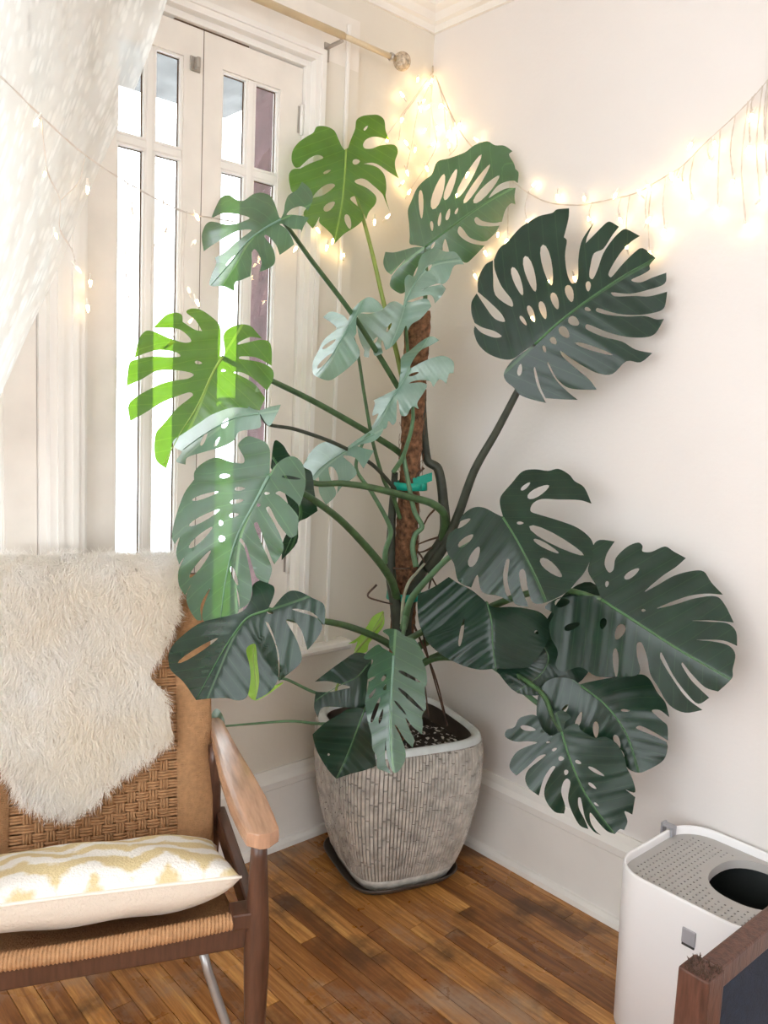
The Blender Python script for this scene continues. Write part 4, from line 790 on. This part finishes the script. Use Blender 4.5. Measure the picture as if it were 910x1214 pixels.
vo, eo, fo, *_ = delaunay_2d_cdt([Vector(p) for p in np.concatenate(allp)], ed_, [], 0, 1e-6); vo = np.array([tuple(v) for v in vo]); cen = np.array([vo[list(f)].mean(0) for f in fo]); ok = in_poly(cen[:, 0], cen[:, 1], lloop) & ~in_poly(cen[:, 0], cen[:, 1], oval)
for h in hls: ok &= ~in_poly(cen[:, 0], cen[:, 1], h)
ld = pyobj('lid', [(v[0], v[1], LZ) for v in vo], [tuple(f) for f, k in zip(fo, ok) if k], 'lid', lb); lm = ld.modifiers.new('thick', 'SOLIDIFY'); lm.thickness = 0.004; ld['label'] = 'grey perforated lid with an oval opening'
V = [(p[0], p[1], LZ + .001) for p in oval] + [(oc[0] + (p[0] - oc[0]) * .98, oc[1] + (p[1] - oc[1]) * .98, LZ - 0.02) for p in oval]; q = len(oval)
pyobj('opening_lip', V, [(i, (i + 1) % q, q + (i + 1) % q, q + i) for i in range(q)], 'lid', lb, True)
V = [(p[0], p[1], 0.06) for p in rrect(BX0 + .02, BX1 - .02, BY0 + .02, BY1 - .02, CR - .02)]; V += [(p[0], p[1], LZ - 0.006) for p in rrect(BX0 + .011, BX1 - .011, BY0 + .011, BY1 - .011, CR - .011)]; q = len(V) // 2
pyobj('liner', V, [(i, (i + 1) % q, q + (i + 1) % q, q + i) for i in range(q)] + [tuple(range(q))], 'black', lb, True)
hk = on_z(783, 985, BH); hkx, hky = BX0 + 0.004, -0.115
bm = bmesh.new(); add_box(bm, (hkx - 0.022, hky - 0.012, BH - 0.05), (hkx - 0.017, hky + 0.012, BH + 0.012)); add_box(bm, (hkx - 0.022, hky - 0.012, BH + 0.003), (hkx + 0.012, hky + 0.012, BH + 0.008)); add_box(bm, (hkx + 0.007, hky - 0.012, BH - 0.018), (hkx + 0.012, hky + 0.012, BH + 0.006)); bmesh.ops.bevel(bm, geom=bm.edges[:], offset=0.001, segments=1, affect='EDGES'); bmobj('scoop_hook', bm, 'grey', lb)
lx = on_y(816, 1111, BY0); b_ = box('latch', (lx[0] - 0.0165, BY0 - 0.003, lx[2] - 0.018), (lx[0] + 0.0165, BY0 + 0.004, lx[2] + 0.018), 'grey', lb, 0.003); box('latch_slot', (lx[0] - 0.015, BY0 - 0.0012, lx[2] - 0.024), (lx[0] + 0.015, BY0 + 0.003, lx[2] - 0.0165), 'black', lb)

# ------------------------------------------------------------------ dark wooden frame with navy panel
FZ = 0.56; c0 = on_z(838, 1148, FZ); c1 = on_z(912, 1088, FZ); dv = _u((c1 - c0) * np.array([1, 1, 0])); ang = math.atan2(dv[1], dv[0])
fr = empty('framed_panel', (c0[0], c0[1], 0), ang); tag(fr, 'worn dark wood frame around a navy fabric panel in front of the litter box', 'wooden frame')
LEN = 0.40
box('post', (-0.03, -0.02, 0), (0.028, 0.038, FZ - 0.004), 'oldwood', fr, 0.004); box('post', (LEN - 0.03, -0.02, 0), (LEN + 0.02, 0.03, FZ - 0.03), 'oldwood', fr, 0.004)
box('top_rail', (0.028, -0.012, FZ - 0.05), (LEN - 0.03, 0.026, FZ - 0.006), 'oldwood', fr, 0.004); box('bottom_rail', (0.028, -0.012, 0.14), (LEN - 0.03, 0.026, 0.18), 'oldwood', fr, 0.004)
box('fabric_panel', (0.028, -0.004, 0.18), (LEN - 0.03, 0.012, FZ - 0.05), 'navy', fr, 0.003)
prt = []
for k in range(90):
    x_, y_ = random.uniform(-0.027, 0.025), random.uniform(-0.017, 0.035); prt.append(tube_data([(x_, y_, FZ - 0.006), (x_ + random.uniform(-.006, .006), y_ + random.uniform(-.006, .006), FZ + random.uniform(0, 0.004))], [0.0016, 0.0005], 4))
V, Fc = join(prt); sp = pyobj('splintered_end', V, Fc, 'root', fr); sp['kind'] = 'stuff'

# ------------------------------------------------------------------ fairy lights
bm = bmesh.new()
Vb, Fb = tube_data([(0, 0, 0), (0, 0, 0.004), (0, 0, 0.011), (0, 0, 0.018), (0, 0, 0.021)], [0.0030, 0.0042, 0.0040, 0.0022, 0.0004], 8)
me_b = bpy.data.meshes.new('bulb'); me_b.from_pydata([tuple(v) for v in Vb], [], Fb); me_b.materials.append(MT['bulb']); bm.free()
Vs, Fs = tube_data([(0, 0, -0.016), (0, 0, 0.001)], [0.0026, 0.0036], 8); me_s = bpy.data.meshes.new('socket'); me_s.from_pydata([tuple(v) for v in Vs], [], Fs); me_s.materials.append(MT['socket'])
me_d = me_b.copy(); me_d.materials[0] = MT['bulbdim']
def bulb(p, root, dim=False):
    b = bpy.data.objects.new('bulb', me_d if dim else me_b); q = Vector((random.uniform(-.7, .7), random.uniform(-.7, .7), random.choice((-1, -1, .6)))).normalized()
    b.rotation_mode = 'QUATERNION'; b.rotation_quaternion = q.to_track_quat('Z', 'Y'); b.location = tuple(p); link(b, root)
    s = bpy.data.objects.new('socket', me_s); link(s, b)
def wire(pts, root, name='wire', r=0.0014):
    P = spline(pts, 8); a = []
    for ph in (0, math.pi):
        a.append(tube_data([p + 0.0013 * np.array([math.cos(i * .9 + ph), math.sin(i * .9 + ph) * .6, math.sin(i * .9 + ph)]) for i, p in enumerate(P)], r * 0.8, 4))
    V, Fc = join(a); pyobj(name, V, Fc, 'wire', root)
WX = 0.185
s1 = empty('string_lights'); tag(s1, 'icicle string lights hanging across the window and lace curtain', 'string lights')
def p7(x_, y_): return (x_ / 2.892, 60 + y_ / 2.892)
mainp = [on_x(-60, 40, WX), on_x(0, 90, WX), on_x(45, 134, WX), on_x(100, 183, WX), on_x(160, 222, WX), on_x(215, 250, WX), on_x(250, 258, WX), on_x(310, 265, .14), on_x(370, 250, .10), on_x(425, 205, .06), on_x(461, 157, .035), on_x(500, 103, .02), np.array([0.02, -0.02, 2.69])]
wire(mainp, s1)
for pth in ([(140, 230), (165, 420), (205, 510), (205, 610), (245, 680), (258, 725)], [(290, 370), (270, 450), (210, 510)], [(437, 450), (455, 555), (430, 640), (435, 800), (460, 945)], [(560, 510), (555, 620), (525, 680), (515, 800)], [(640, 550), (628, 700), (625, 900), (575, 1015)]):
    wire([on_x(*p7(*q), WX) for q in pth], s1, 'drop_wire', 0.0012)
for q in ((260, 740), (300, 462), (155, 415), (190, 625), (455, 560), (565, 625), (672, 562), (662, 662), (650, 830), (672, 852), (645, 935), (578, 1010), (130, 235), (310, 785), (300, 870)): bulb(on_x(*p7(*q), WX - (0.12 if q[0] in (310, 300) and q[1] > 700 else 0)), s1, q[0] not in (672, 310, 300, 130))
for q in ((395, 283), (444, 260), (457, 259), (407, 305), (388, 290), (352, 292), (375, 270)): bulb(on_x(*q, 0.05), s1)
s2 = empty('string_lights'); tag(s2, 'glowing warm icicle string lights draped along the plain wall from the corner', 'string lights')
def wl(px, py):                  # whichever wall the pixel lies on, a little in front
    a = on_y(px, py, -0.022)
    return a if a[0] > 0.03 else on_x(px, py, 0.025)
def p6(x_, y_): return (600 + x_ / 2.935, 80 + y_ / 2.935)
def p5(x_, y_): return (360 + x_ / 3.25, y_ / 3.25)
mw = [wl(516, 90), wl(530, 125), wl(548, 160), wl(575, 190), wl(605, 213), wl(625, 228), wl(650, 240), wl(685, 243), wl(720, 237), wl(753, 229), wl(780, 214), wl(808, 197), wl(835, 170), wl(870, 138), wl(895, 112), wl(912, 92), wl(960, 30)]
wire(mw, s2)
mpx = np.array([(516, 90), (548, 160), (605, 213), (650, 240), (685, 243), (753, 229), (808, 197), (870, 138), (912, 92)])
for q in ((90, 415), (178, 440), (270, 450), (382, 437), (490, 408), (470, 443), (595, 385), (645, 262), (722, 258), (707, 325), (857, 160), (847, 272), (645, 463), (550, 560), (735, 485), (788, 390), (882, 460), (832, 545), (487, 543), (393, 523), (290, 535), (497, 640), (420, 632), (70, 540), (5, 598), (612, 402), (578, 392), (900, 270), (905, 380)):
    x_, y_ = p6(*q); yw = np.interp(x_, mpx[:, 0], mpx[:, 1]); bulb(wl(x_, y_), s2)
    if y_ > yw + 8: wire([wl(x_ + 3, np.interp(x_ + 3, mpx[:, 0], mpx[:, 1])), wl(x_ - 2 + random.uniform(-3, 3), (y_ + yw) / 2), wl(x_, y_ - 3)], s2, 'drop_wire', 0.0011)
for q in ((680, 327), (650, 332), (630, 375), (555, 204), (541, 229), (567, 168), (590, 276), (601, 283), (574, 297), (562, 325)): bulb(wl(*q), s2)
corner = [(440, 300), (485, 330), (385, 375), (445, 410), (485, 405), (540, 415), (380, 455), (470, 495), (510, 485), (580, 490), (600, 475), (400, 560), (430, 570), (550, 530), (560, 570), (470, 640), (395, 655), (375, 710), (400, 750), (490, 560), (320, 550), (560, 500), (455, 395), (530, 400), (490, 320)]
for q in corner: bulb(wl(*p5(*q)), s2)
for pth in ([(500, 290), (470, 360), (445, 410), (430, 470), (415, 560), (395, 655)], [(500, 290), (490, 400), (500, 480), (510, 560), (470, 640), (400, 745)], [(515, 310), (540, 415), (545, 480), (560, 570)], [(515, 310), (560, 430), (580, 490), (590, 560), (560, 600)], [(465, 330), (415, 400), (380, 455), (365, 540)]): wire([wl(*p5(*q)) for q in pth], s2, 'drop_wire', 0.0011)
nl = np.array([0.012, -0.012, 2.70]); tube('hanging_nail', [nl + np.array([-.012, .012, 0]), nl + np.array([.02, -.02, .004])], 0.0025, 'metal', s2)
